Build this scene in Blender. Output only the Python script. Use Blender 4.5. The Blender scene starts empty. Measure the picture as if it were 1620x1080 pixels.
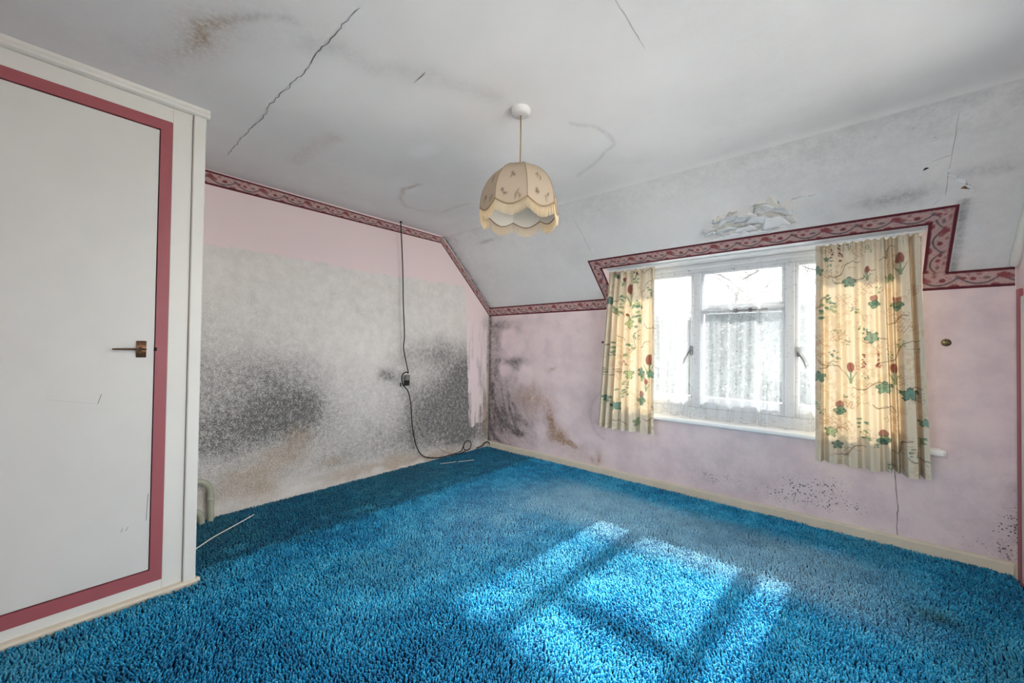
import bpy, math, random
import numpy as np
from mathutils import Matrix, Vector

# ------------------------------------------------------------------ camera, world, sun, exposure
S = bpy.context.scene
COL = S.collection
CAM = Vector((3.1835, -3.2669, 1.1608)); YAW, PITCH, ROLL, FPX = -0.7136, 0.0146, 0.0128, 618.36
fw = Vector((math.sin(YAW)*math.cos(PITCH), math.cos(YAW)*math.cos(PITCH), math.sin(PITCH)))
rt = Vector((math.cos(YAW), -math.sin(YAW), 0)); up = rt.cross(fw)
rt, up = math.cos(ROLL)*rt + math.sin(ROLL)*up, -math.sin(ROLL)*rt + math.cos(ROLL)*up
cd = bpy.data.cameras.new('camera'); cd.sensor_width = 36; cd.lens = 36*FPX/1620; cd.clip_start = 0.02
co = bpy.data.objects.new('camera', cd); COL.objects.link(co)
m = Matrix((rt, up, -fw)).transposed().to_4x4(); m.translation = CAM; co.matrix_world = m
S.camera = co
S.view_settings.view_transform = 'Standard'; S.view_settings.look = 'None'
S.view_settings.gamma = 1.0; S.view_settings.use_curve_mapping = False
S.view_settings.exposure = 1.88
S.cycles.max_bounces = 16; S.cycles.diffuse_bounces = 12; S.cycles.transparent_max_bounces = 24
S.cycles.sample_clamp_indirect = 6.0

W = bpy.data.worlds.new('sky'); S.world = W; W.use_nodes = True
nt = W.node_tree; nt.nodes.clear()
wo = nt.nodes.new('ShaderNodeOutputWorld'); bg = nt.nodes.new('ShaderNodeBackground')
tc = nt.nodes.new('ShaderNodeTexCoord'); sx = nt.nodes.new('ShaderNodeSeparateXYZ')
cr = nt.nodes.new('ShaderNodeValToRGB')
cr.color_ramp.elements[0].position = 0.0; cr.color_ramp.elements[0].color = (1, .985, .96, 1)
cr.color_ramp.elements[1].position = 0.8; cr.color_ramp.elements[1].color = (.90, .94, 1, 1)
nt.links.new(tc.outputs['Generated'], sx.inputs[0]); nt.links.new(sx.outputs['Z'], cr.inputs[0])
nt.links.new(cr.outputs[0], bg.inputs['Color']); bg.inputs['Strength'].default_value = 2.8
nt.links.new(bg.outputs[0], wo.inputs[0])

sl = bpy.data.lights.new('sun', 'SUN'); sl.energy = 7.6; sl.angle = math.radians(1.7); sl.color = (1, .95, .86)
so = bpy.data.objects.new('sun', sl); COL.objects.link(so)
so.rotation_euler = Vector((-0.072, -1, -0.80)).to_track_quat('-Z', 'Y').to_euler()
so.location = (3, 8, 8)

# portals only guide the sampling of the sky through the front window and the added ones; they give off no light
for nm, lc, rx, sx_, sy_ in (('portal_right', (3.96, -1.86, 1.23), None, 1.86, 1.78), ('portal_front', (2.537, .20, 1.22), math.radians(-90), 1.9, 1.24), ('portal_back', (2.85, -4.42, 1.36), math.radians(90), 1.7, 1.52)):
    pl_ = bpy.data.lights.new(nm, 'AREA'); pl_.shape = 'RECTANGLE'; pl_.size = sx_; pl_.size_y = sy_; pl_.cycles.is_portal = True
    po = bpy.data.objects.new(nm, pl_); COL.objects.link(po); po.location = lc; po.rotation_euler = (rx, 0, 0) if rx is not None else (0, math.radians(90), 0)

# ------------------------------------------------------------------ room constants (metres)
XW, H, ZK, YS, YB = 3.84, 2.30, 1.617, -0.709, -4.30
XC, YC = 0.80, -2.82
DX0, DX1, DY, DZ = 1.574, 3.50, -0.235, 1.8434      # dormer opening in the slope
ZS = 0.60                                            # underside of the window opening
YWIN = 0.075                                         # window plane
L1 = math.hypot(YS, H-ZK); KS = (H-ZK)/YS

# ------------------------------------------------------------------ helpers
rng = np.random.default_rng(7); random.seed(7)

def mk(name, V, F, mat=None, parent=None, smooth=False, attrs=None, loc=None):
    """V (n,3); F list of int arrays of shape (k,3|4|n); one mesh object"""
    me = bpy.data.meshes.new(name)
    V = np.asarray(V, dtype=np.float32)
    if not isinstance(F, (list, tuple)) or (len(F) and np.isscalar(F[0])): F = [F]
    arrs = []
    for f in F:
        f = np.asarray(f, dtype=np.int32)
        if f.ndim == 1: f = f[None, :]
        if f.size: arrs.append(f)
    me.vertices.add(len(V)); me.vertices.foreach_set('co', V.ravel())
    idx = np.concatenate([a.ravel() for a in arrs])
    tot = np.concatenate([np.full(len(a), a.shape[1], np.int32) for a in arrs])
    st = np.concatenate([[0], np.cumsum(tot)[:-1]]).astype(np.int32)
    me.loops.add(len(idx)); me.loops.foreach_set('vertex_index', idx)
    me.polygons.add(len(tot)); me.polygons.foreach_set('loop_start', st); me.polygons.foreach_set('loop_total', tot)
    me.polygons.foreach_set('use_smooth', np.full(len(tot), smooth, bool))
    me.update(calc_edges=True)
    for k, a in (attrs or {}).items():
        a = np.asarray(a, dtype=np.float32)
        if a.ndim == 1:
            at = me.attributes.new(k, 'FLOAT', 'POINT'); at.data.foreach_set('value', a)
        else:
            if a.shape[1] == 3: a = np.concatenate([a, np.ones((len(a), 1), np.float32)], 1)
            at = me.attributes.new(k, 'FLOAT_COLOR', 'POINT'); at.data.foreach_set('color', np.ascontiguousarray(a).ravel())
    if mat is not None: me.materials.append(mat)
    o = bpy.data.objects.new(name, me); COL.objects.link(o)
    if parent is not None: o.parent = parent
    if loc is not None: o.location = loc
    return o

def grid_faces(nu, nv, keep=None):
    i = np.arange((nu-1)*(nv-1)); a = (i//(nv-1))*nv + i % (nv-1)
    f = np.stack([a, a+nv, a+nv+1, a+1], 1)
    return f if keep is None else f[keep.ravel()]

class MB:
    """collects boxes / tubes / polygons into one mesh"""
    def __init__(s): s.v = []; s.f = []
    def add(s, V, F):
        n = len(s.v); s.v += [tuple(map(float, p)) for p in V]
        s.f += [tuple(int(i)+n for i in f) for f in F]; return s
    def box(s, a, b, bev=0.0):
        (x0, y0, z0), (x1, y1, z1) = [[min(p, q) for p, q in zip(a, b)], [max(p, q) for p, q in zip(a, b)]]
        if bev <= 0:
            V = [(x, y, z) for x in (x0, x1) for y in (y0, y1) for z in (z0, z1)]
            return s.add(V, [(0, 1, 3, 2), (4, 6, 7, 5), (0, 4, 5, 1), (2, 3, 7, 6), (0, 2, 6, 4), (1, 5, 7, 3)])
        c = np.array([(x0+x1)/2, (y0+y1)/2, (z0+z1)/2]); h = np.array([(x1-x0)/2, (y1-y0)/2, (z1-z0)/2])
        bev = min(bev, h.min()*.95); V = []; idx = {}
        for sx_ in (-1, 1):
            for sy_ in (-1, 1):
                for sz_ in (-1, 1):
                    for ax in range(3):
                        p = np.array([sx_, sy_, sz_])*(h-bev); p[ax] = (sx_, sy_, sz_)[ax]*h[ax]
                        idx[(sx_, sy_, sz_, ax)] = len(V); V.append(c+p)
        F = []; sg = (-1, 1)
        for ax in range(3):
            o1, o2 = [k for k in range(3) if k != ax]
            for d in sg:
                q = []
                for e1, e2 in ((-1, -1), (1, -1), (1, 1), (-1, 1)):
                    k = [0, 0, 0]; k[ax] = d; k[o1] = e1; k[o2] = e2; q.append(idx[(*k, ax)])
                F.append(q)
            for e1 in sg:
                for e2 in sg:
                    k0 = [0, 0, 0]; k0[ax] = -1; k0[o1] = e1; k0[o2] = e2
                    k1 = list(k0); k1[ax] = 1
                    F.append([idx[(*k0, o1)], idx[(*k1, o1)], idx[(*k1, o2)], idx[(*k0, o2)]])
        for a_ in sg:
            for b_ in sg:
                for c_ in sg: F.append([idx[(a_, b_, c_, 0)], idx[(a_, b_, c_, 1)], idx[(a_, b_, c_, 2)]])
        return s.add(V, F)
    def tube(s, P, r, n=8, cap=True):
        P = [Vector(p) for p in P]; R = r if hasattr(r, '__len__') else [r]*len(P)
        V = []; F = []; prev = None
        for i, p in enumerate(P):
            t = (P[min(i+1, len(P)-1)] - P[max(i-1, 0)]).normalized()
            if prev is None:
                a = t.cross(Vector((0, 0, 1)))
                if a.length < 1e-3: a = t.cross(Vector((0, 1, 0)))
            else: a = prev - t*prev.dot(t)
            a.normalize(); prev = a; b = t.cross(a)
            for k in range(n):
                an = 2*math.pi*k/n; V.append(p + (a*math.cos(an)+b*math.sin(an))*R[i])
        for i in range(len(P)-1):
            for k in range(n):
                F.append((i*n+k, i*n+(k+1) % n, (i+1)*n+(k+1) % n, (i+1)*n+k))
        if cap: F += [tuple(range(n))[::-1], tuple((len(P)-1)*n+k for k in range(n))]
        return s.add(V, F)
    def lathe(s, prof, c, n=24, axis='z'):
        V = []; F = []
        for (r, z) in prof:
            for k in range(n):
                a = 2*math.pi*k/n; p = (r*math.cos(a), r*math.sin(a), z)
                if axis == 'y': p = (p[0], p[2], p[1])
                V.append((p[0]+c[0], p[1]+c[1], p[2]+c[2]))
        for i in range(len(prof)-1):
            for k in range(n): F.append((i*n+k, i*n+(k+1) % n, (i+1)*n+(k+1) % n, (i+1)*n+k))
        return s.add(V, F)
    def build(s, name, mat, parent=None, smooth=False):
        me = bpy.data.meshes.new(name); me.from_pydata(s.v, [], s.f); me.materials.append(mat)
        me.polygons.foreach_set('use_smooth', np.full(len(me.polygons), smooth, bool)); me.update()
        o = bpy.data.objects.new(name, me); COL.objects.link(o)
        if parent is not None: o.parent = parent
        return o

def tag(o, label=None, cat=None, group=None, kind=None):
    if label: o['label'] = label
    if cat: o['category'] = cat
    if group: o['group'] = group
    if kind: o['kind'] = kind
    return o
def empty(name, loc=(0, 0, 0)):
    o = bpy.data.objects.new(name, None); COL.objects.link(o); o.empty_display_size = .05
    return o        # parts are modelled in world coordinates, so the empty stays at the origin

def smoothcurve(P, n=8):
    P = [np.array(p, float) for p in P]; Q = [P[0]*2-P[1]] + P + [P[-1]*2-P[-2]]; out = []
    for i in range(1, len(Q)-2):
        for k in range(n):
            t = k/n; a, b, c, d = Q[i-1:i+3]
            out.append(.5*((2*b)+(c-a)*t+(2*a-5*b+4*c-d)*t*t+(3*b-a-3*c+d)*t**3))
    out.append(P[-1]); return out

def vnoise(X, Y, scale, seed=0, octs=3):
    out = np.zeros_like(X, dtype=float); amp = 1; tot = 0
    for o in range(octs):
        r = np.random.default_rng(seed*31+o); G = r.random((64, 64))
        u = X*scale+seed*3.7; v = Y*scale+seed*1.9; i = np.floor(u).astype(int); j = np.floor(v).astype(int)
        a = u-i; b = v-j; a = a*a*(3-2*a); b = b*b*(3-2*b)
        g = lambda p, q: G[p % 64, q % 64]
        out += amp*((g(i, j)*(1-a)+g(i+1, j)*a)*(1-b)+(g(i, j+1)*(1-a)+g(i+1, j+1)*a)*b)
        tot += amp; amp *= .5; scale *= 2.1
    return out/tot
def sstep(a, b, x):
    t = np.clip((x-a)/(b-a), 0, 1); return t*t*(3-2*t)
def blob(X, Y, c, rx, ry, s=1.0, p=1.0):
    return s*np.exp(-(((X-c[0])/rx)**2+((Y-c[1])/ry)**2)**p)
def pdist(X, Y, pts):
    """distance to polyline and parameter along it (0..1)"""
    best = np.full(X.shape, 1e9); par = np.zeros(X.shape); n = len(pts)-1
    for i in range(n):
        (x0, y0), (x1, y1) = pts[i], pts[i+1]; dx, dy = x1-x0, y1-y0
        t = np.clip(((X-x0)*dx+(Y-y0)*dy)/(dx*dx+dy*dy+1e-12), 0, 1)
        d = np.hypot(X-x0-t*dx, Y-y0-t*dy); k = d < best
        best = np.where(k, d, best); par = np.where(k, (i+t)/n, par)
    return best, par
def srgb(r, g, b):
    f = lambda c: (c/255/12.92) if c/255 <= .04045 else ((c/255+.055)/1.055)**2.4
    return (f(r), f(g), f(b))

# ------------------------------------------------------------------ materials
class Nodes:
    def __init__(s, name):
        s.m = bpy.data.materials.new(name); s.m.use_nodes = True; s.t = s.m.node_tree; s.t.nodes.clear()
        s.out = s.t.nodes.new('ShaderNodeOutputMaterial')
    def n(s, typ, **kw):
        x = s.t.nodes.new(typ)
        for k, v in kw.items(): setattr(x, k, v)
        return x
    def l(s, a, b): s.t.links.new(a, b)
    def put(s, sock, v):
        if hasattr(v, 'links') or isinstance(v, bpy.types.NodeSocket): s.l(v, sock)
        elif isinstance(v, (tuple, list)): sock.default_value = (*v, 1) if len(v) == 3 and sock.type == 'RGBA' else v
        else: sock.default_value = v
    def attr(s, name, col=False):
        a = s.n('ShaderNodeAttribute'); a.attribute_name = name; return a.outputs['Color' if col else 'Fac']
    def coord(s): return s.n('ShaderNodeTexCoord').outputs['Object']
    def noise(s, scale, detail=4, rough=.6, vec=None, dist=0):
        x = s.n('ShaderNodeTexNoise'); x.inputs['Scale'].default_value = scale; x.inputs['Detail'].default_value = detail
        x.inputs['Roughness'].default_value = rough; x.inputs['Distortion'].default_value = dist
        s.l(vec or s.coord(), x.inputs['Vector']); return x.outputs['Fac']
    def voro(s, scale, vec=None, feat='F1', rnd=1):
        x = s.n('ShaderNodeTexVoronoi'); x.feature = feat; x.inputs['Scale'].default_value = scale
        x.inputs['Randomness'].default_value = rnd
        s.l(vec or s.coord(), x.inputs['Vector']); return x
    def math(s, op, a, b=None, clamp=False):
        x = s.n('ShaderNodeMath', operation=op); x.use_clamp = clamp; s.put(x.inputs[0], a)
        if b is not None: s.put(x.inputs[1], b)
        return x.outputs[0]
    def mix(s, f, a, b, mode='MIX'):
        x = s.n('ShaderNodeMix', data_type='RGBA', blend_type=mode); s.put(x.inputs[0], f)
        s.put(x.inputs[6], a); s.put(x.inputs[7], b); return x.outputs[2]
    def ramp(s, f, lo, hi):
        x = s.n('ShaderNodeMapRange', interpolation_type='SMOOTHSTEP'); s.put(x.inputs[0], f)
        s.put(x.inputs[1], lo); s.put(x.inputs[2], hi); return x.outputs[0]
    def bump(s, h, strength=.2, dist=.002):
        x = s.n('ShaderNodeBump'); x.inputs['Strength'].default_value = strength; x.inputs['Distance'].default_value = dist
        s.l(h, x.inputs['Height']); return x.outputs[0]
    def bsdf(s, color, rough=.7, normal=None, spec=.3, metal=0, sheen=0):
        x = s.n('ShaderNodeBsdfPrincipled'); s.put(x.inputs['Base Color'], color); s.put(x.inputs['Roughness'], rough)
        x.inputs['Specular IOR Level'].default_value = spec; x.inputs['Metallic'].default_value = metal
        x.inputs['Sheen Weight'].default_value = sheen
        if normal is not None: s.l(normal, x.inputs['Normal'])
        return x.outputs[0]
    def done(s, sh): s.l(sh, s.out.inputs[0]); return s.m

PINK = srgb(232, 212, 211); PLASTER = srgb(233, 226, 220); CEIL = srgb(233, 231, 230)
MOULD = srgb(46, 46, 47)

def m_paint(name, col, rough=.5, var=.06, scale=6, bumps=.05, dirt=None, spec=.3):
    k = Nodes(name); n1 = k.noise(scale, 5, .65); n2 = k.noise(160, 3, .6)
    c = k.mix(k.ramp(n1, .3, .75), tuple(x*(1-var) for x in col), tuple(min(1, x*(1+var*.5)) for x in col))
    if dirt:
        n3 = k.noise(24, 8, .75); c = k.mix(k.ramp(n3, .60, .74), c, dirt)
    return k.done(k.bsdf(c, rough, k.bump(n2, bumps, .001), spec))

def mould_chain(k, base, fine=75, grain=4.6, flecks=.5):
    """base colour -> with mould / brown / speck attributes broken up by fine noise"""
    mo, br, sp = k.attr('mould'), k.attr('brown'), k.attr('speck')
    nz = k.noise(fine, 9, .72); nz2 = k.noise(fine*.28, 6, .65); nz3 = k.noise(fine*.5, 5, .8)
    c = base
    # smooth film + grain
    g = k.math('ADD', 1.0, k.math('ADD', k.math('MULTIPLY', k.math('SUBTRACT', nz, .5), grain), k.math('MULTIPLY', k.math('SUBTRACT', nz2, .5), 2.2)))
    gm = k.math('MULTIPLY', mo, g, True)
    c = k.mix(k.math('MULTIPLY', gm, .86), c, MOULD)
    b = k.math('MULTIPLY', k.math('MULTIPLY', br, k.ramp(nz, .28, .60), True), .78)
    c = k.mix(b, c, srgb(156, 128, 94))
    # white flecks where plaster crystals show
    fl = k.math('MULTIPLY', k.ramp(nz3, .57, .66), k.math('MULTIPLY', mo, 1.2, True), True)
    c = k.mix(k.math('MULTIPLY', fl, flecks), c, srgb(216, 215, 212))
    # separate dots
    v = k.voro(95); v2 = k.voro(42)
    d = k.math('LESS_THAN', v.outputs['Distance'], k.math('MULTIPLY', k.math('ADD', .15, k.math('MULTIPLY', v.outputs['Color'], 1.25)), k.math('MULTIPLY', k.math('SUBTRACT', k.math('ADD', sp, k.math('MULTIPLY', k.math('SUBTRACT', nz2, .5), 1.0)), .25), .44)))
    d2 = k.math('LESS_THAN', v2.outputs['Distance'], k.math('MULTIPLY', k.math('ADD', .05, k.math('MULTIPLY', v2.outputs['Color'], 1.3)), k.math('MULTIPLY', k.math('SUBTRACT', k.math('ADD', sp, k.math('MULTIPLY', k.math('SUBTRACT', nz3, .5), 1.2)), .42), .36)))
    dd = k.math('MULTIPLY', k.math('MAXIMUM', d, d2), k.math('MULTIPLY', sp, 3.0, True), True)
    c = k.mix(k.math('MULTIPLY', dd, .78), c, srgb(58, 54, 54))
    return c, nz

k = Nodes('mouldy_plaster')
pm = k.attr('pink'); nfi = k.noise(140, 6, .7)
base = k.mix(k.ramp(k.noise(11, 6, .7), .3, .7), PLASTER, srgb(220, 213, 207))
base = k.mix(pm, base, PINK)
c, nz = mould_chain(k, base, 110, 5.2, .6)
M_GABLE = k.done(k.bsdf(c, .9, k.bump(nfi, .35, .003), .1))
k = Nodes('pink_wall_paint')
base = k.mix(k.ramp(k.noise(5, 5, .6), .35, .7), PINK, srgb(216, 196, 199))
base = k.mix(k.math('MULTIPLY', k.attr('rust'), k.ramp(k.noise(38, 8, .75), .22, .60), True), base, srgb(160, 122, 84))
c, nz = mould_chain(k, base, 90, 3.2, .12)
M_WIN = k.done(k.bsdf(c, .7, k.bump(k.noise(120, 4, .6), .12, .002), .2))
k = Nodes('old_ceiling_paint')
base = k.mix(k.ramp(k.noise(1.8, 5, .55), .3, .75), CEIL, srgb(224, 222, 221))
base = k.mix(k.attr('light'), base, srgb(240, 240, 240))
c, nz = mould_chain(k, base, 60, 1.8, .0)
M_CEIL = k.done(k.bsdf(c, .55, k.bump(k.noise(70, 5, .6), .12, .002), .25))

M_PINKPLAIN = m_paint('plain_pink_paint', PINK, .7)
M_SOFFIT = m_paint('white_soffit_paint', srgb(236, 236, 238), .5)
M_CREAM = m_paint('cream_gloss_paint', srgb(220, 217, 209), .38, .04, 3)
M_DOOR = m_paint('off_white_door_paint', srgb(212, 209, 203), .36, .035, 2.5)
M_ROSEPAINT = m_paint('dusty_rose_paint', srgb(158, 86, 91), .45, .05, 8)
M_GAP = m_paint('dark_gap', srgb(32, 26, 24), .9)
M_SKIRT = m_paint('beige_skirting_paint', srgb(212, 200, 180), .45, .07, 7, dirt=srgb(178, 160, 134))
M_FRAME = m_paint('mouldy_white_window_paint', srgb(212, 213, 215), .45, .05, 6, dirt=srgb(120, 120, 120))
M_SILL = m_paint('white_sill_paint', srgb(240, 240, 238), .35, .03, 5)
M_PLASTIC = m_paint('white_plastic', srgb(226, 226, 226), .4, .03)
M_CABLE = m_paint('black_cable_rubber', srgb(30, 28, 28), .5)
M_THIN = m_paint('pale_bell_wire', srgb(176, 166, 154), .5)
M_GREYPL = m_paint('grey_plastic', srgb(120, 116, 112), .5)
M_TWINE = m_paint('white_twine', srgb(228, 222, 214), .8)
M_CRACK = m_paint('dark_crack_line', srgb(96, 96, 98), .9)  # dark ribbon colour for cracks and door scuffs
M_CRACK2 = m_paint('faint_crack_line', srgb(150, 150, 151), .9)
M_FLAKE = m_paint('peeling_white_paint', srgb(236, 236, 237), .5, .03, 9)
M_BARE = m_paint('bare_plaster_under_paint', srgb(208, 207, 200), .85, .08, 14)
M_CHIP = m_paint('brown_lath_in_hole', srgb(120, 88, 62), .9)
M_PIPE = m_paint('grey_green_pipe_paint', srgb(172, 172, 152), .42, .12, 20, dirt=srgb(70, 66, 52))
k = Nodes('brown_bronze'); nz = k.noise(60, 5, .7)
M_BRONZE = k.done(k.bsdf(k.mix(k.ramp(nz, .35, .7), srgb(120, 84, 58), srgb(74, 48, 34)), .38, k.bump(nz, .2, .001), .5, .75))
k = Nodes('old_brass'); nz = k.noise(90, 5, .7)
M_BRASS = k.done(k.bsdf(k.mix(k.ramp(nz, .35, .65), srgb(140, 122, 80), srgb(70, 60, 44)), .4, None, .5, .6))
k = Nodes('printed_border_paper')
M_BORDER = k.done(k.bsdf(k.mix(k.math('MULTIPLY', k.ramp(k.noise(60, 5, .7), .4, .75), .22), k.attr('print', True), srgb(120, 78, 80)), .75, None, .15))

k = Nodes('window_glass')
tr = k.n('ShaderNodeBsdfTransparent'); gl = k.n('ShaderNodeBsdfGlossy'); gl.inputs['Roughness'].default_value = .03
tr.inputs['Color'].default_value = (.93, .95, .96, 1)
fr = k.n('ShaderNodeFresnel'); fr.inputs['IOR'].default_value = 1.45; ms = k.n('ShaderNodeMixShader')
k.l(fr.outputs[0], ms.inputs[0]); k.l(tr.outputs[0], ms.inputs[1]); k.l(gl.outputs[0], ms.inputs[2]); M_GLASS = k.done(ms.outputs[0])

k = Nodes('sheer_net')
mp = k.n('ShaderNodeMapping'); mp.inputs['Scale'].default_value = (1, 1, 1.7); mp.inputs['Rotation'].default_value = (0, .6, 0)
k.l(k.coord(), mp.inputs[0]); v = k.voro(27, mp.outputs[0])
leaf = k.math('MULTIPLY', k.math('LESS_THAN', v.outputs['Distance'], k.math('MULTIPLY', v.outputs['Color'], .42)), k.math('GREATER_THAN', v.outputs['Color'], .35))
dens = k.attr('netweave'); op = k.math('ADD', k.math('ADD', .07, k.math('MULTIPLY', dens, .30)), k.math('MULTIPLY', leaf, .13), True)
tr = k.n('ShaderNodeBsdfTransparent'); tl = k.n('ShaderNodeBsdfTranslucent'); df = k.n('ShaderNodeBsdfDiffuse')
tl.inputs[0].default_value = (.60, .615, .64, 1); df.inputs[0].default_value = (.7, .71, .73, 1)
m1 = k.n('ShaderNodeMixShader'); m1.inputs[0].default_value = .42; k.l(tl.outputs[0], m1.inputs[1]); k.l(df.outputs[0], m1.inputs[2])
m2 = k.n('ShaderNodeMixShader'); k.l(op, m2.inputs[0]); k.l(tr.outputs[0], m2.inputs[1]); k.l(m1.outputs[0], m2.inputs[2])
M_NET = k.done(m2.outputs[0])

def m_cloth(name, warm=(1.0, .80, .50), t=.5, attr='print', col=None):
    k = Nodes(name); a = k.attr(attr, True) if col is None else None
    w = k.math('ADD', k.math('MULTIPLY', k.noise(420, 2, .5), .16), .92)
    cc = k.mix(1.0, a if a is not None else col, w, 'MULTIPLY')
    tl = k.n('ShaderNodeBsdfTranslucent'); df = k.n('ShaderNodeBsdfDiffuse'); k.l(cc, df.inputs[0])
    k.l(k.mix(1.0, cc, warm, 'MULTIPLY'), tl.inputs[0])
    ms = k.n('ShaderNodeMixShader'); ms.inputs[0].default_value = t
    k.l(df.outputs[0], ms.inputs[1]); k.l(tl.outputs[0], ms.inputs[2]); return k.done(ms.outputs[0])
M_CURTAIN = m_cloth('botanical_curtain_cotton', (.62, .54, .43), .22)
M_TAPE = m_cloth('curtain_header_tape', (1, .85, .6), .2, col=srgb(214, 204, 184))
M_SHADE = m_cloth('printed_shade_fabric', (1, .93, .82), .22)
M_FRINGE = m_cloth('cream_fringe_yarn', (1, .9, .7), .35, col=srgb(236, 218, 184))
M_LINING = m_paint('shade_lining', srgb(214, 208, 198), .8)
M_BRAID = m_paint('brown_braid', srgb(136, 112, 84), .8)
k = Nodes('blue_shag_yarn')
cc = k.attr('print', True)
M_CARPET = k.done(k.bsdf(cc, .85, None, .12, 0, .08))
M_BACKING = m_paint('dark_blue_carpet_backing', srgb(10, 40, 70), .95, .2, 30)
M_GRASS = m_paint('pale_gravel', srgb(230, 226, 218), .95, .08, .6)
M_LAWN = m_paint('pale_paving', srgb(186, 181, 174), .95, .12, .8)
M_BARK = m_paint('grey_bark', srgb(96, 92, 88), .9, .2, 8)
M_HEDGE = m_cloth('hedge_leaf', (1, 1, .95), .25, col=srgb(76, 80, 80))

# ------------------------------------------------------------------ ceiling (flat part + slope, one surface)
def prof(s):
    s = np.asarray(s, float); d = .07
    y = np.where(s < L1, s*YS/L1, YS-(s-L1)); z = np.where(s < L1, ZK+s*(H-ZK)/L1, H)
    t = np.clip((s-(L1-d))/(2*d), 0, 1); k = (s > L1-d) & (s < L1+d)
    ya, za = (L1-d)*YS/L1, ZK+(L1-d)*(H-ZK)/L1; yb, zb = YS-d, H
    y = np.where(k, (1-t)**2*ya+2*t*(1-t)*YS+t*t*yb, y); z = np.where(k, (1-t)**2*za+2*t*(1-t)*H+t*t*zb, z)
    return y, z
_ss = np.linspace(0, 6, 6000); _py, _pz = prof(_ss)
def ztop(y): return np.interp(-np.asarray(y), -_py, _pz)
def s_of_y(y): return np.interp(-np.asarray(y), -_py, _ss)

def lines(*segs):
    out = []
    for a, b, st in segs:
        n = max(2, int(round((b-a)/st))+1); out.append(np.linspace(a, b, n)[(1 if out else 0):])
    return np.concatenate(out)
S0 = float(s_of_y(DY)); SB = float(s_of_y(YB))
xs = lines((0, DX0, .014), (DX0, DX1, .014), (DX1, XW, .014))
ss = lines((0, S0, .012), (S0, L1+.1, .012), (L1+.1, SB, .016))
Xg, Sg = np.meshgrid(xs, ss, indexing='ij'); Yg, Zg = prof(Sg)
xm = (xs[:-1]+xs[1:])/2; sm = (ss[:-1]+ss[1:])/2
keep = ~((xm[:, None] > DX0) & (xm[:, None] < DX1) & (sm[None, :] < S0))
n1 = vnoise(Xg, Yg, 1.3, 3, 4); n2 = vnoise(Xg, Yg, 6, 5, 4)
Zg = Zg - np.where(Yg < YS-.15, n1*.010*sstep(0, .3, Xg)*sstep(YS-.15, YS-.5, Yg), 0)          # old plasterboard sags a little
Xw, Yw = Xg+(n2-.5)*.06, Yg+(vnoise(Xg, Yg, 6, 9, 4)-.5)*.06
brown = np.zeros_like(Xg); mould = np.zeros_like(Xg); speck = np.zeros_like(Xg); light = np.zeros_like(Xg)
d, p = pdist(Xw, Yw, [(1.082, -3.023), (1.257, -2.963), (1.35, -2.945), (1.428, -2.947), (1.503, -2.917), (1.571, -2.887), (1.64, -2.84), (1.707, -2.763), (1.718, -2.682)])
brown += .80*np.exp(-(d/.022)**2)*np.exp(-((p-.36)/.22)**2) + .45*np.exp(-(d/.07)**2)*np.exp(-((p-.3)/.25)**2)
mould += .20*np.exp(-(d/.016)**2)*sstep(.35, .7, p)*sstep(1.0, .85, p) + .07*np.exp(-(d/.14)**2)
d, p = pdist(Xw, Yw, [(0.58, -2.325), (0.75, -2.33), (0.922, -2.335), (1.058, -2.309)])
brown += .35*np.exp(-(d/.05)**2)*(.3+n2)
d, p = pdist(Xw, Yw, [(0.905, -1.638), (0.752, -1.664), (0.58, -1.605), (0.445, -1.459), (0.46, -1.315), (0.569, -1.169), (0.898, -1.182)])
brown += .75*np.exp(-(d/.018)**2)*np.exp(-((p-.12)/.14)**2) + .12*np.exp(-(d/.02)**2)
mould += .11*np.exp(-(d/.014)**2)
d, p = pdist(Xw, Yw, [(2.125, -1.604), (2.193, -1.503), (2.223, -1.388), (2.188, -1.266), (2.084, -1.194), (1.944, -1.132), (1.822, -1.045)])
mould += .18*np.exp(-(d/.012)**2)*(.3+1.4*n2)
d, p = pdist(Xw, Yw, [(1.62, -2.66), (1.693, -2.577), (1.699, -2.448), (1.786, -2.355), (1.849, -2.274), (1.878, -2.178), (1.95, -2.0)])
mould += .13*np.exp(-(d/.05)**2)
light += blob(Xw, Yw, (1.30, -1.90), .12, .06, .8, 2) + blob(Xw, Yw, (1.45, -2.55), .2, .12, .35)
mould += .05*sstep(.5, .7, n1) + .03*sstep(-2.6, -3.3, Yg) + .03*sstep(1.0, .2, Xg)*sstep(-.75, -1.2, Yg)*n2
# slope: shade and some soot below the crease painted into mould; dots, smears
onsl = (Yg > YS).astype(float)
mould += onsl*(.12*sstep(YS+.26, YS+.02, Yg) + .10*vnoise(Xg, Yg, 2.5, 12, 3)*sstep(2.2, 3.4, Xg)+.04)
mould += onsl*(blob(Xw, Yw, (3.36, -.39), .14, .03, .4) + blob(Xw, Yw, (3.68, -.43), .1, .02, .22) + .5*np.exp(-(Xg/.03)**2) + .25*np.exp(-(Xg/.12)**2)*n2 + blob(Xw, Yw, (.5, -.58), .11, .012, .35))
mould += onsl*(.5*np.exp(-((Xg-DX1-.115)/.02)**2)*(Yg > -.33))
for c_, r_, s_ in (((3.2, -.67), .16, .42), ((3.36, -.63), .16, .5), ((3.49, -.58), .12, .42), ((2.78, -.64), .25, .25), ((3.66, -.57), .16, .32), ((3.3, -.5), .2, .22), ((2.4, -.62), .3, .18)):
    speck += onsl*blob(Xw, Yw, c_, r_, .07, s_*.62)
speck += .05*sstep(.55, .7, n1)
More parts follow.
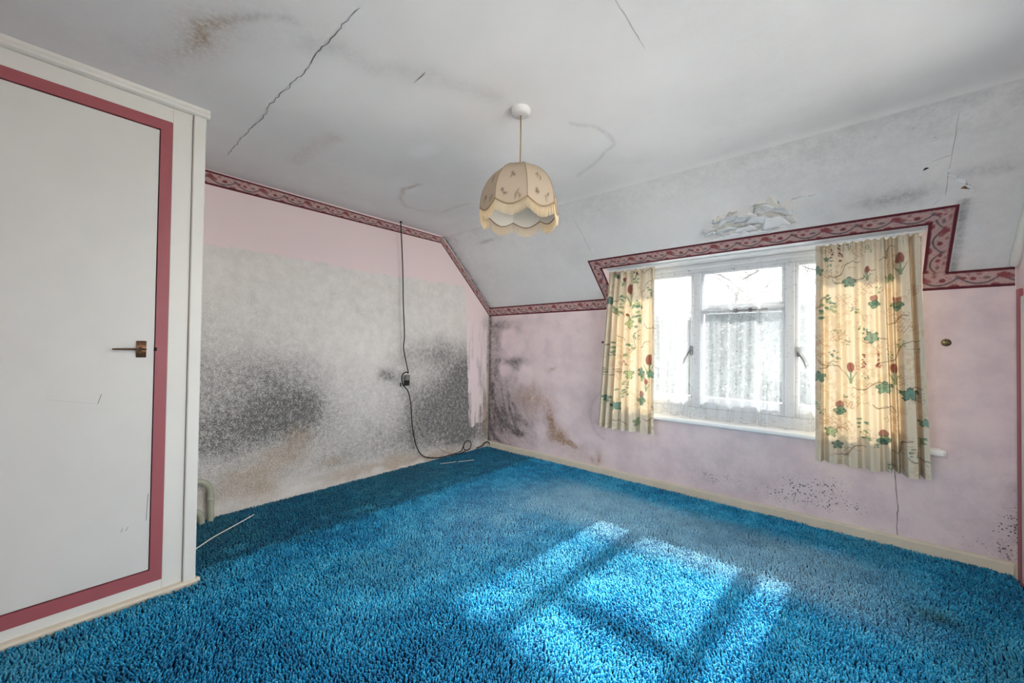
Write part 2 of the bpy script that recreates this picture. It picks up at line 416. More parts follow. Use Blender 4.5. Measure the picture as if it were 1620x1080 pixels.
ceiling = mk('ceiling', np.stack([Xg.ravel(), Yg.ravel(), Zg.ravel()], 1), grid_faces(len(xs), len(ss), keep), M_CEIL, smooth=True,
             attrs=dict(brown=np.clip(brown, 0, 1).ravel(), mould=np.clip(mould, 0, 1).ravel(), speck=np.clip(speck, 0, 1).ravel(), light=np.clip(light, 0, 1).ravel()))
tag(ceiling, 'water-stained cracked white ceiling with slope towards the window', 'ceiling', kind='structure')

# cracks: ribbons of uneven width along the plasterboard joints
def ribbon(name, pts, w, parent, surf, nrm, jit=.006, mat=M_CRACK, seed=1):
    r = random.Random(seed); P = []
    for i in range(len(pts)-1):
        n = max(2, int(math.dist(pts[i], pts[i+1])/.022))
        for q in range(n):
            t = q/n; P.append((pts[i][0]*(1-t)+pts[i+1][0]*t + r.uniform(-jit, jit), pts[i][1]*(1-t)+pts[i+1][1]*t + r.uniform(-jit, jit)))
    P.append(pts[-1]); V = []; F = []
    for i, p in enumerate(P):
        a = P[max(i-1, 0)]; b = P[min(i+1, len(P)-1)]; tx, ty = b[0]-a[0], b[1]-a[1]; l = math.hypot(tx, ty) or 1
        ww = w*r.uniform(.45, 1.1)*(.35 if i in (0, len(P)-1) else 1)
        for sgn in (-1, 1):
            q = np.array(surf(p[0]-ty/l*ww*sgn/2, p[1]+tx/l*ww*sgn/2), float); V.append(q+np.array(nrm)*.0012)
    for i in range(len(P)-1): F.append((2*i, 2*i+1, 2*i+3, 2*i+2))
    return MB().add(V, F).build(name, mat, parent)
def cflat(x, y):
    i = np.clip(np.searchsorted(xs, x), 0, len(xs)-1); j = np.clip(np.searchsorted(ss, float(s_of_y(y))), 0, len(ss)-1)
    return (x, y, float(Zg[max(i-1, 0):i+2, max(j-1, 0):j+2].min())-.0006)
def cslope(x, y): return (x, y, ZK+KS*y)
NS = np.array([0, -(H-ZK)/L1, YS/L1]); NS = NS/np.linalg.norm(NS)      # slope normal into the room
if NS[2] > 0: NS = -NS
ribbon('crack', [(0.357, -2.632), (0.681, -2.636), (0.859, -2.63), (1.006, -2.628), (1.092, -2.641), (1.315, -2.631), (1.503, -2.625), (1.595, -2.638), (1.728, -2.629), (1.851, -2.635), (1.937, -2.629)],   .0034, ceiling, cflat, (0, 0, -1), .005, seed=3)
ribbon('crack', [(2.605, -2.3), (2.605, -2.05), (2.602, -1.97), (2.596, -1.843)], .0022, ceiling, cflat, (0, 0, -1), .002, mat=M_CRACK2, seed=4)
ribbon('crack', [(1.851, -2.301), (1.758, -2.289)], .003, ceiling, cflat, (0, 0, -1), .002, seed=5)
ribbon('crack', [(3.552, -.646), (3.553, -.58), (3.55, -.516), (3.546, -.436), (3.546, -.35)], .0026, ceiling, cslope, NS, .002, mat=M_CRACK2, seed=6)
ribbon('crack', [(3.551, -.504), (3.517, -.501), (3.482, -.495)], .0022, ceiling, cslope, NS, .002, mat=M_CRACK2, seed=7)
ribbon('crack', [(1.514, -.602), (1.522, -.516), (1.529, -.458), (1.544, -.347)], .003, ceiling, cslope, NS, .004, mat=M_CRACK2, seed=8)
ribbon('crack', [(3.535, -.347), (3.505, -.318)], .002, ceiling, cslope, NS, .002, mat=M_CRACK2, seed=9)

# peeling paint: curled sheets hanging off the slope above the window
def flake(cx, cy, w, h, lift, rot, seed, curl=1.0, mat=M_FLAKE, parent=ceiling, name='paint_flake'):
    r = random.Random(seed); nu, nv = 9, 6; V = []
    ex = np.array([1, 0, 0.]); ey = np.array([0, YS, H-ZK]); ey /= np.linalg.norm(ey)      # up the slope
    c_, s_ = math.cos(rot), math.sin(rot); e1 = c_*ex+s_*ey; e2 = -s_*ex+c_*ey
    o = np.array([cx, cy, ZK+KS*cy]); jag = [r.uniform(-.22, .22) for _ in range(nu)]; jag2 = [r.uniform(-.18, .18) for _ in range(nu)]
    for i in range(nu):
        for j in range(nv):
            u = i/(nu-1)-.5; t = j/(nv-1); tt = t*(1+jag[i]*t)
            wid = (1-.55*abs(2*u)**3*(t))*(1+.1*jag2[i])
            a = lift*(tt**1.6)*(1-.5*abs(2*u)**2) + .0015
            V.append(o+e1*u*w*wid*(1-.15*t)+e2*(tt*h*(1-.18*curl*tt)+jag2[i]*h*.2*(1-t))+NS*a)
    i = np.arange((nu-1)*(nv-1)); a = (i//(nv-1))*nv+i % (nv-1)
    ob = mk(name, np.array(V), np.stack([a, a+nv, a+nv+1, a+1], 1), mat, parent, True)
    sm_ = ob.modifiers.new('thick', 'SOLIDIFY'); sm_.thickness = .0012
    return ob
bare = flake(2.80, -.335, .27, .19, .0, .05, 50, 0, M_BARE, name='bare_plaster')
bare2 = flake(2.56, -.35, .24, .12, .0, .1, 51, 0, M_BARE, name='bare_plaster')
fl = [(2.83, -.33, .16, .12, .035, .1, 1), (2.74, -.36, .16, .11, .045, -.15, 2), (2.68, -.39, .15, .09, .04, .1, 3), (2.60, -.40, .15, .075, .03, 0, 4),
      (2.52, -.405, .09, .05, .035, -.1, 5), (2.55, -.35, .14, .06, .03, .15, 6), (2.66, -.335, .15, .07, .03, 0, 7), (2.46, -.345, .09, .045, .025, .2, 8),
      (2.78, -.42, .12, .07, .035, .3, 9), (2.87, -.39, .10, .09, .05, -.5, 10), (2.70, -.315, .2, .03, .012, 0, 11), (2.50, -.315, .1, .025, .012, .1, 12),
      (2.84, -.31, .12, .035, .02, .1, 13), (2.62, -.44, .08, .03, .02, .1, 14), (2.95, -.455, .07, .022, .016, .1, 15), (3.015, -.455, .035, .016, .014, .2, 16),
      (2.42, -.36, .06, .02, .015, 0, 17), (2.76, -.46, .1, .022, .018, .05, 18), (2.58, -.325, .1, .03, .02, .1, 19), (2.37, -.32, .06, .015, .012, 0, 20)]
for a in fl: flake(a[0], a[1], a[2], a[3]*1.1, a[4]*1.6, a[5], a[6]+100)
r = random.Random(77)
for i in range(26):
    x = r.uniform(2.42, 2.92); y = -.31-.15*r.random()*(1-abs(x-2.70)/.34*.8)
    flake(x, y, r.uniform(.03, .085), r.uniform(.018, .05), r.uniform(.012, .035), r.uniform(-.5, .5), 300+i)
for i, (x, y, w, h, lf) in enumerate([(3.535, -.45, .05, .02, .012), (3.56, -.42, .05, .02, .014), (3.59, -.395, .05, .025, .012), (3.615, -.37, .05, .022, .014), (3.63, -.352, .04, .018, .01)]):
    flake(x, y, w, h, lf, -.7, 200+i)
flake(3.612, -.366, .035, .026, .0035, -.3, 210, 0, M_CHIP, name='lath_hole')
flake(3.468, -.47, .022, .01, .004, .4, 211, 0, M_GAP, name='lath_hole')
flake(2.20, -.322, .05, .014, .012, .1, 230); flake(2.1, -.32, .03, .01, .01, .1, 231); flake(1.545, -.355, .03, .05, .008, -.3, 232)

# ------------------------------------------------------------------ gable wall (left), stripped and mouldy
ys = lines((YB, -2.9, .05), (-2.9, 0, .009)); ts = np.linspace(0, 1, 250)
Yg, Tg = np.meshgrid(ys, ts, indexing='ij'); Zg2 = Tg*(ztop(Yg)+.015)
N1 = vnoise(Yg, Zg2, 2.2, 21, 4); N2 = vnoise(Yg, Zg2, 9, 22, 4); N3 = vnoise(Yg, Zg2, 40, 23, 2)
pink = sstep(-.008, .008, Zg2-(1.808+(N2-.5)*.05+(N3-.5)*.02))
edge = -.372+(1.63-Zg2)*.058+(N3-.5)*.014
strip = sstep(-.006, .006, Yg-edge)*sstep(.10, .45, Zg2+(N2-.5)*.3)
pink = np.clip(np.maximum(pink, strip*np.where(Zg2 > 1.62, 1, .92)), 0, 1)
Yw, Zw = Yg+(N2-.5)*.12, Zg2+(vnoise(Yg, Zg2, 9, 25, 4)-.5)*.12
mo = .07+.10*sstep(1.7, 1.2, Zg2)*N1+.17*sstep(1.25, .6, Zg2)*(.5+N1)+.05*sstep(.5, .75, N2)
for c_, rx, rz, s_ in [((-2.123, .67), .24, .15, .38), ((-2.12, .80), .3, .2, .15), ((-2.235, .95), .34, .18, .17), ((-2.6, .88), .3, .26, .18), ((-2.5, .58), .4, .18, .26), ((-2.2, .52), .5, .15, .2),
                       ((-.684, 1.10), .22, .15, .28), ((-.95, 1.08), .28, .14, .17), ((-1.14, 1.05), .16, .12, .12), ((-.55, .81), .30, .26, .30), ((-.32, .50), .20, .36, .36), ((-.72, .50), .35, .28, .25),
                       ((-.40, .19), .30, .15, .30), ((-.80, .30), .4, .2, .22), ((-.9, .62), .35, .18, .14), ((-.37, .95), .10, .25, .25), ((-1.30, .875), .085, .065, .42), ((-2.65, 1.25), .3, .25, .08),
                       ((-1.45, .25), .5, .14, .12), ((-.36, .72), .08, .18, .28), ((-.06, .3), .05, .3, .3), ((-1.15, .35), .3, .2, .1)]:
    mo += blob(Yw, Zw, c_, rx, rz, s_*1.34)
mo += blob(Yw, Zw, (-.42, .62), .14, .34, .24)+blob(Yw, Zw, (-.35, .2), .25, .14, .15)+blob(Yw, Zw, (-2.1, .68), .14, .1, .12)
mo -= blob(Yw, Zw, (-1.62, 1.08), .3, .25, .10) + blob(Yw, Zw, (-1.60, .62), .35, .16, .08) + .30*sstep(.20, .03, Zg2) + blob(Yw, Zw, (-1.8, .8), .12, .12, .1)
on_p = strip*(Zg2 < 1.8)
streak = vnoise(Yg, Zg2*.14, 38, 31, 3)
smo = .55*np.exp(-((Yg+.0)/.03)**2)+.42*sstep(1.15, .3, Zg2)*sstep(.40, .62, streak)+.5*sstep(.62, .2, Zg2)*sstep(-.22, -.04, Yg)+.3*blob(Yw, Zw, (-.06, 1.42), .04, .08)+.22*sstep(.45, .68, streak)*sstep(1.6, 1.0, Zg2)
mo = np.where(on_p > .5, smo, mo)*np.where(pink > .5, np.where(on_p > .5, 1, .10), 1)
# pale tongue of paper left on the strip
d, p = pdist(Yg, Zg2, [(-.25, .95), (-.20, .62), (-.155, .32)]); mo -= .5*np.exp(-(d/.035)**2)*(on_p > .5)
br = np.zeros_like(mo)
for c_, rx, rz, s_ in [((-2.138, .34), .2, .06, .5), ((-2.36, .24), .25, .07, .55), ((-2.54, .13), .2, .07, .38), ((-1.78, .19), .12, .05, .5), ((-1.12, .10), .3, .05, .45), ((-1.62, .09), .4, .03, .5), ((-2.07, .46), .1, .07, .5), ((-2.3, .13), .12, .05, .5), ((-.7, .07), .4, .03, .5), ((-.05, .4), .035, .3, .6)]:
    br += blob(Yw, Zw, c_, rx, rz, s_)
br = br*1.5+.30*sstep(.10, .02, Zg2)
sp = .10+.08*N1+.2*on_p*sstep(.9, .3, Zg2)+.42*np.clip(mo-.25, 0, .6)
wall_gable = mk('wall_gable', np.stack([np.zeros(Yg.size), Yg.ravel(), Zg2.ravel()], 1), grid_faces(len(ys), len(ts)), M_GABLE, smooth=True,
                attrs=dict(pink=pink.ravel(), mould=np.clip(mo, 0, 1).ravel(), brown=np.clip(br, 0, 1).ravel(), speck=np.clip(sp, 0, 1).ravel()))
tag(wall_gable, 'stripped gable wall, grey with black mould below a pink band', 'wall', kind='structure')

# ------------------------------------------------------------------ window wall
xs2 = lines((0, DX0, .009), (DX0, DX1, .012), (DX1, XW, .009)); zs2 = lines((0, ZS, .009), (ZS, ZK, .009))
Xv, Zv = np.meshgrid(xs2, zs2, indexing='ij'); xm = (xs2[:-1]+xs2[1:])/2; zm = (zs2[:-1]+zs2[1:])/2
keep = ~((xm[:, None] > DX0) & (xm[:, None] < DX1) & (zm[None, :] > ZS))
N1 = vnoise(Xv, Zv, 2.5, 41, 4); N2 = vnoise(Xv, Zv, 10, 42, 4); Xw, Zw = Xv+(N2-.5)*.09, Zv+(vnoise(Xv, Zv, 10, 43, 4)-.5)*.09
# wiping strokes: arcs around a point up and to the right of the corner stain
R_ = np.hypot(Xv-.95, (Zv-.78)); A_ = np.arctan2(Zv-.78, Xv-.95)
arc = sstep(.30, .70, vnoise(R_, A_*.16, 34, 44, 3))
mo = .66*np.exp(-((Xv)/.034)**2)+.36*np.exp(-(Xv/.17)**2)*(.4+N1)+.12*blob(Xw, Zw, (.35, .75), .4, .6)
for c_, rx, rz, s_ in [((.20, 1.42), .18, .06, .5), ((.44, 1.33), .06, .10, .25), ((.34, 1.0), .19, .035, .55), ((.42, .95), .06, .05, .4), ((.14, .9), .07, .14, .4), ((.11, 1.25), .06, .14, .32)]:
    mo += blob(Xw, Zw, c_, rx, rz, s_)
low = blob(Xw, Zw, (.28, .52), .26, .28, .42)+blob(Xw, Zw, (.50, .28), .24, .16, .36)+blob(Xw, Zw, (.15, .25), .12, .22, .3)
mo += low*(.75+.75*arc)
d, p = pdist(Xv, Zv, [(.07, .72), (.10, .5), (.20, .33), (.36, .235), (.55, .235)]); mo += .42*np.exp(-(d/.03)**2)*(.6+arc*.5)
d, p = pdist(Xv, Zv, [(.03, .25), (.12, .12), (.3, .07), (.6, .04)]); mo += .40*np.exp(-(d/.022)**2)
mo -= blob(Xw, Zw, (.36, 1.23), .15, .13, .5, 2)+blob(Xw, Zw, (.54, .86), .11, .10, .35, 1.5)+blob(Xw, Zw, (.235, .93), .07, .11, .4, 1.5)+blob(Xw, Zw, (.75, .30), .1, .07, .3, 1.5)
mo += blob(Xw, Zw, (.85, .42), .1, .12, .14)+.035+.10*blob(Xw, Zw, (2.6, .25), .8, .2)
d = np.abs(np.hypot(Xv-1.55, (Zv-.55)*.9)-.21); mo += .16*np.exp(-(d/.012)**2)*(Xv < 1.5)
mo += .30*np.exp(-((XW-Xv)/.06)**2)*sstep(.7, .1, Zv)+.05*sstep(3.45, 3.6, Xv)*sstep(.4, .65, vnoise(Xv+Zv, Zv-Xv, 14, 47, 2))*sstep(.75, .5, Zv)
rust = np.zeros_like(mo)
d, p = pdist(Xv, Zv, [(.04, .9), (.06, .5), (.12, .25), (.35, .10)]); rust += .55*np.exp(-(d/.022)**2)*N2*1.6
rust += .6*np.exp(-(Xv/.03)**2)*sstep(.75, .3, Zv)
for c_, rx, rz, s_ in [((.87, .45), .05, .13, .75), ((.99, .28), .10, .06, .65), ((.93, .35), .08, .08, .4), ((1.14, .22), .12, .03, .6), ((1.42, .15), .04, .09, .5), ((.63, .66), .2, .1, .24), ((.7, .55), .15, .15, .2), ((.89, .95), .05, .02, .45), ((1.25, .13), .2, .05, .3), ((.3, .5), .2, .25, .12)]:
    rust += blob(Xw, Zw, c_, rx, rz, s_*1.6)*(.45+.8*sstep(.35, .65, N2))
sp = np.zeros_like(mo)
for c_, rx, rz, s_ in [((1.024, .93), .08, .05, .45), ((.67, .76), .03, .07, .6), ((1.02, 1.10), .14, .06, .35), ((1.1, .52), .12, .1, .42), ((1.05, .28), .1, .06, .6), ((.9, .5), .1, .08, .4),
                       ((2.31, .20), .12, .06, .62), ((2.5, .2), .14, .07, .42), ((2.80, .17), .16, .07, .62), ((2.91, .24), .14, .08, .6), ((3.04, .2), .1, .08, .72), ((3.20, .20), .07, .05, .6), ((3.1, .3), .12, .06, .5),
                       ((3.3, .46), .1, .03, .42), ((3.81, .2), .05, .14, .75), ((3.83, .38), .02, .12, .6), ((3.70, .13), .14, .05, .42), ((3.43, .17), .05, .02, .5), ((1.5, .13), .1, .06, .42), ((2.0, .2), .2, .12, .3), ((.8, .9), .2, .2, .22)]:
    sp += blob(Xw, Zw, c_, rx, rz, s_)
sp += .10+.14*sstep(1.8, 2.6, Xv)*sstep(.6, .3, Zv)
wall_window = mk('wall_window', np.stack([Xv.ravel(), np.zeros(Xv.size), Zv.ravel()], 1), grid_faces(len(xs2), len(zs2), keep), M_WIN, smooth=True,
                 attrs=dict(mould=np.clip(mo, 0, 1).ravel(), rust=np.clip(rust, 0, .95).ravel(), brown=np.zeros(Xv.size), speck=np.clip(sp, 0, 1).ravel()))
tag(wall_window, 'pale pink window wall with smeared mould in its corner', 'wall', kind='structure')
ribbon('crack', [(3.385, .50), (3.386, .396), (3.398, .25), (3.392, .16), (3.395, .063)], .0035, wall_window, lambda x, z: (x, 0, z), (0, -1, 0), .002, seed=12)
YO = .16
for x in (DX0, DX1):
    MB().add([(x, DY, DZ), (x, YO, DZ), (x, YO, ZS), (x, 0, ZS), (x, 0, ZK)], [(0, 1, 2, 3, 4)]).build('reveal', M_PINKPLAIN, wall_window)
MB().add([(DX0, DY, DZ), (DX1, DY, DZ), (DX1, YO, DZ), (DX0, YO, DZ)], [(0, 1, 2, 3)]).build('soffit', M_SOFFIT, wall_window)

# ------------------------------------------------------------------ right, back walls and floor
RY0, RY1, RZ0, RZ1 = -2.75, -.97, .30, 2.16  # opening for an unseen window, added as a source of fill light
wall_right = MB().add([(XW, 0, 0), (XW, YB, 0), (XW, YB, H), (XW, YS, H), (XW, 0, ZK), (XW, RY1, RZ0), (XW, RY0, RZ0), (XW, RY0, RZ1), (XW, RY1, RZ1)],
                      [(0, 1, 6, 5), (1, 2, 7, 6), (2, 3, 8, 7), (3, 4, 0, 5, 8)]).build('wall_right', M_PINKPLAIN)
w3 = empty('added_window_3'); tag(w3, 'added two-light window in the right wall, unseen, lets in fill light', 'window', kind='structure')
for a, b in (((RY0, RZ0), (RY0+.05, RZ1)), ((RY1-.05, RZ0), (RY1, RZ1)), ((RY0+.05, RZ0), (RY1-.05, RZ0+.05)), ((RY0+.05, RZ1-.05), (RY1-.05, RZ1)), ((-1.885, RZ0+.05), (-1.835, RZ1-.05))):
    MB().box((XW, a[0], a[1]), (XW+.07, b[0], b[1]), .003).build('frame_bar', M_FRAME, w3)
for a, b in ((RY0+.05, -1.885), (-1.835, RY1-.05)): MB().box((XW+.036, a, RZ0+.05), (XW+.04, b, RZ1-.05)).build('pane', M_GLASS, w3)
tag(wall_right, 'plain wall at the right edge, seen at a grazing angle', 'wall', kind='structure')
BX0, BX1, BZ0, BZ1 = 2.00, 3.70, .60, 2.12              # unseen window added behind the camera to let fill light in
wall_back = MB().add([(0, YB, 0), (XW, YB, 0), (XW, YB, H), (0, YB, H), (BX0, YB, BZ0), (BX1, YB, BZ0), (BX1, YB, BZ1), (BX0, YB, BZ1)],
                     [(0, 1, 5, 4), (1, 2, 6, 5), (2, 3, 7, 6), (3, 0, 4, 7)]).build('wall_back', M_PINKPLAIN)
tag(wall_back, 'pink wall behind the camera', 'wall', kind='structure')
w2 = empty('added_window_2'); tag(w2, 'added wide window behind the camera, unseen, lets in fill light', 'window', kind='structure')
for a, b in (((BX0, BZ0), (BX0+.05, BZ1)), ((BX1-.05, BZ0), (BX1, BZ1)), ((BX0+.05, BZ0), (BX1-.05, BZ0+.05)), ((BX0+.05, BZ1-.05), (BX1-.05, BZ1)), ((2.825, BZ0+.05), (2.875, BZ1-.05))):
    MB().box((a[0], YB-.07, a[1]), (b[0], YB, b[1]), .003).build('frame_bar', M_FRAME, w2)
for a, b in ((BX0+.05, 2.825), (2.875, BX1-.05)): MB().box((a, YB-.04, BZ0+.05), (b, YB-.036, BZ1-.05)).build('pane', M_GLASS, w2)
floor = MB().add([(0, 0, 0), (XW, 0, 0), (XW, YB, 0), (0, YB, 0)], [(3, 2, 1, 0)]).build('floor', M_BACKING)
tag(floor, 'floor under the blue carpet', 'floor', kind='structure')

# ------------------------------------------------------------------ wallpaper border
def border_rgb(s, t):
    """s metres along, t 0..1 across (0 = outer edge)"""
    base = np.array(srgb(184, 154, 150)); rose = np.array(srgb(136, 72, 76)); dark = np.array(srgb(94, 36, 46)); vine = np.array(srgb(92, 86, 92))
    n = vnoise(s, t*.1, 60, 61, 3); n2 = vnoise(s, t*.1, 150, 62, 2)
    C = base*(.86+.28*n[:, None])
    def lay(mask, col): nonlocal C; m_ = np.clip(mask, 0, 1)[:, None]; C = C*(1-m_)+np.array(col)*m_
    P = .305; u = (s % P)/P; z = .1*t; su = u*P
    lay(.55*sstep(.58, .72, n2)*sstep(.4, .6, n), rose)
    # two swags of garland per repeat
    w = np.where(u < .5, u/.5, (u-.5)/.5); gt = .34+.42*np.sin(np.pi*w)**.8
    d = np.abs(t-gt)*.1; lay(sstep(.0058, .0028, d+(n2-.5)*.004), vine)
    def bl(cu, ct, ru, rt_, col, a=1): lay(a*sstep(1.15, .7, np.hypot(((u-cu+.5) % 1-.5)*P/ru, (t-ct)*.1/rt_)+(n2-.5)*.7), col)
    bl(.03, .36, .024, .016, rose); bl(.09, .48, .022, .013, rose, .8); bl(.30, .50, .014, .012, rose*.8); bl(.50, .36, .012, .012, vine, .7)
    bl(.56, .42, .012, .009, rose); bl(.68, .48, .012, .010, rose); bl(.84, .46, .015, .008, vine, .8); bl(.93, .82, .016, .007, rose); bl(.45, .84, .020, .010, rose)
    bl(.20, .26, .010, .008, rose, .7); bl(.75, .24, .012, .007, rose, .7); bl(.62, .22, .010, .006, rose, .6)
    e = np.minimum(t, 1-t); lay(sstep(.155, .13, e+(n2-.5)*.02), dark); return C
def border(name, A, B, A2, B2, nrm, label, s0=0.0, plain=None, th=.0022):
    """quad strip: outer edge A->B, inner edge A2->B2, mitred ends"""
    A, B, A2, B2 = [np.array(p, float) for p in (A, B, A2, B2)]; nrm = np.array(nrm, float)
    Ln = np.linalg.norm(B-A); n = max(12, int(Ln/.0036)); m_ = 30
    u, t = np.meshgrid(np.linspace(0, 1, n), np.linspace(0, 1, m_), indexing='ij'); u, t = u.ravel(), t.ravel()
    P = (A*(1-u)[:, None]+B*u[:, None])*(1-t)[:, None]+(A2*(1-u)[:, None]+B2*u[:, None])*t[:, None]
    ax = (B-A)/Ln; s = (P-A)@ax+s0+5
    tt_ = t if plain is None else np.where((s-s0-5 > plain[0]) & (s-s0-5 < plain[1]), np.maximum(t, .2), t)
    C = border_rgb(s, tt_)
    ed = np.minimum(np.minimum(u*Ln, (1-u)*Ln), .1*np.minimum(t, 1-t))
    P = P+nrm*np.where((t < .001) | (t > .999) | (u < 1e-6) | (u > 1-1e-6), .0002, th)[:, None]
    o = mk(name, P, grid_faces(n, m_), M_BORDER, None, False, attrs=dict(print=C))
    return tag(o, label, 'wallpaper border', 'patterned wallpaper border strips', 'structure')
bw = .10; bs = .068
sd = np.array([0, YS, H-ZK]); sd /= np.linalg.norm(sd); sperp = np.array([0, -sd[2], sd[1]]); sperp = sperp if sperp[2] < 0 else -sperp  # into the gable wall below the slope
# mitre point between flat and slope strips on the gable wall
pk = np.array([0, YS, H]); q0 = pk+sperp*bs; tt = (H-bw+.02-q0[2])/sd[2]; mit = q0+sd*tt
kn = np.array([0, 0, ZK]); k2 = kn+sperp*bs; tt = (0-k2[1])/sd[1]; kin = k2+sd*tt
border('trim_1', (0, -2.82, H-.004), (0, YS, H-.018), (0, -2.82, H-.100), mit, (1, 0, 0), 'rose patterned wallpaper border along the top of the gable wall', .02)
border('trim_2', (0, YS, H-.020), kn+np.array([0, 0, -.004]), mit, kin, (1, 0, 0), 'narrow wallpaper border running down the sloping gable edge', .1)
border('trim_3', (0, 0, ZK), (DX0, 0, ZK), (0, 0, ZK-bw), (DX0, 0, ZK-bw), (0, -1, 0), 'wallpaper border left of the window below the slope', .2, (DX0-.088, 9))
def SP(x, y): return (x, y, ZK+KS*y)
border('trim_4', SP(DX0-.10, 0), SP(DX0-.105, DY-.072), SP(DX0, -.0), SP(DX0, DY), NS, 'wallpaper border on the left slanting edge of the window recess', .0)
border('trim_5', SP(DX0-.105, DY-.072), SP(DX1+.102, DY-.072), SP(DX0, DY), SP(DX1, DY), NS, 'long wallpaper border above the window recess', .12)
border('trim_6', SP(DX1+.102, DY-.072), SP(DX1+.102, 0), SP(DX1, DY), SP(DX1, 0), NS, 'wallpaper border on the right slanting edge of the window recess', .05)
border('trim_7', (DX1, 0, ZK), (XW-.004, 0, ZK), (DX1, 0, ZK-bw), (XW-.004, 0, ZK-bw), (0, -1, 0), 'short wallpaper border right of the window below the slope', .2, (-1, .088))

# ------------------------------------------------------------------ baseboards
def skirt(name, P0, P1, n, h, th, label):
    P0, P1, n = np.array(P0, float), np.array(P1, float), np.array(n, float)
    pr = [(0, 0), (th, 0), (th, h-.012), (th-.004, h-.003), (th-.009, h), (0, h)]
    V = [P+n*a+np.array([0, 0, b]) for P in (P0, P1) for a, b in pr]; k_ = len(pr)
    F = [(i, (i+1) % k_, k_+(i+1) % k_, k_+i) for i in range(k_)]+[tuple(range(k_))[::-1], tuple(range(k_, 2*k_))]
    o = MB().add(V, F).build(name, M_SKIRT); return tag(o, label, 'skirting board', kind='structure')
skirt('baseboard_window', (.012, 0, 0), (XW, 0, 0), (0, -1, 0), .076, .018, 'beige skirting board under the window wall')
skirt('baseboard_right', (XW, -.018, 0), (XW, -.062, 0), (-1, 0, 0), .076, .018, 'short return of beige skirting in the right corner')

# ------------------------------------------------------------------ right wall cupboard door (only its edge is in view)
dr = empty('door_1'); tag(dr, 'pink-lined door at the extreme right edge', 'door', kind='structure')
MB().box((XW-.014, -.064, 0), (XW, -.110, 1.49), .002).build('door_lining', M_ROSEPAINT, dr)
MB().box((XW-.014, -.90, 0), (XW, -.946, 2.10), .002).build('door_lining', M_ROSEPAINT, dr)
MB().box((XW-.010, -.113, .02), (XW, -.897, 1.45), .002).build('door_panel', M_DOOR, dr)
P = [np.array(SP(XW, y))+NS*.026+np.array([-.012, 0, 0]) for y in (-.022, -.03, -.2, -.5, YS+.05)]
tr8 = MB().tube(P, [.016, .022, .024, .024, .024], 10).build('trim_8', M_CREAM, None, True)
tag(tr8, 'white rounded moulding where the slope meets the right wall', 'moulding', kind='structure')

# ------------------------------------------------------------------ window
win = empty('window_1'); tag(win, 'white timber three-light window behind the net', 'window', kind='structure')
Y0, Y1 = YWIN-.035, YWIN+.035; ZB, ZT = ZS+.02, DZ
X0, X1 = DX0, DX1; ML, MR = 2.262, 2.866; TZ = 1.475; GB = .76; GT = 1.735
fr_ = MB()
MB().box((X0, Y0, ZB), (X0+.055, Y1, ZT), .004).build('jamb', M_FRAME, win); MB().box((X1-.055, Y0, ZB), (X1, Y1, ZT), .004).build('jamb', M_FRAME, win)
MB().box((X0+.055, Y0, 1.775), (X1-.055, Y1, ZT), .004).build('head', M_FRAME, win)
MB().box((X0+.055, Y0, ZB), (X1-.055, Y1, ZB+.08), .004).build('bottom_rail', M_FRAME, win)
for x in (ML, MR): MB().box((x-.029, Y0-.004, ZB+.08), (x+.029, Y1, 1.775), .006).build('mullion', M_FRAME, win)
MB().box((ML+.029, Y0, TZ-.018), (MR-.029, Y1, TZ+.018), .005).build('transom', M_FRAME, win)
def sash(x0, x1, z0, z1, w=.04, bot=None):
    s_ = MB(); bot = bot or w
    s_.box((x0, Y0+.01, z0), (x0+w, Y1-.01, z1), .004).box((x1-w, Y0+.01, z0), (x1, Y1-.01, z1), .004)
    s_.box((x0+w, Y0+.01, z1-w), (x1-w, Y1-.01, z1), .004).box((x0+w, Y0+.01, z0), (x1-w, Y1-.01, z0+bot), .004)
    o = s_.build('sash', M_FRAME, win)
    MB().box((x0+w*.8, YWIN-.002, z0+bot*.8), (x1-w*.8, YWIN+.002, z1-w*.8)).build('pane', M_GLASS, o)
    return o
s1 = sash(X0+.055, ML-.029, ZB+.08, 1.775, .022, .09); s2 = sash(ML+.029, MR-.029, TZ+.018, 1.775, .020); s3 = sash(ML+.029, MR-.029, ZB+.08, TZ-.018, .016, .09); s4 = sash(MR+.029, X1-.055, ZB+.08, 1.775, .022, .09)
for x, sg, s_ in ((ML-.045, -1, s1), (MR+.05, 1, s4)):
    h = MB().box((x-.012, Y0-.006, 1.12), (x+.012, Y0+.01, 1.19), .003)
    h.tube([(x, Y0-.006, 1.15), (x, Y0-.03, 1.15), (x+sg*.03, Y0-.035, 1.10), (x+sg*.045, Y0-.035, 1.05)], [.006, .006, .007, .004], 8)
    h.build('casement_handle', M_GREYPL, s_, True)
st_ = MB().box((2.52, Y0-.02, TZ-.035), (2.55, Y0, TZ-.005), .002).box((2.62, Y0-.02, TZ-.035), (2.64, Y0, TZ-.005), .002).tube([(2.50, Y0-.022, TZ-.022), (2.74, Y0-.022, TZ-.018)], .005, 6)
st_.build('window_stay', M_GREYPL, s2)
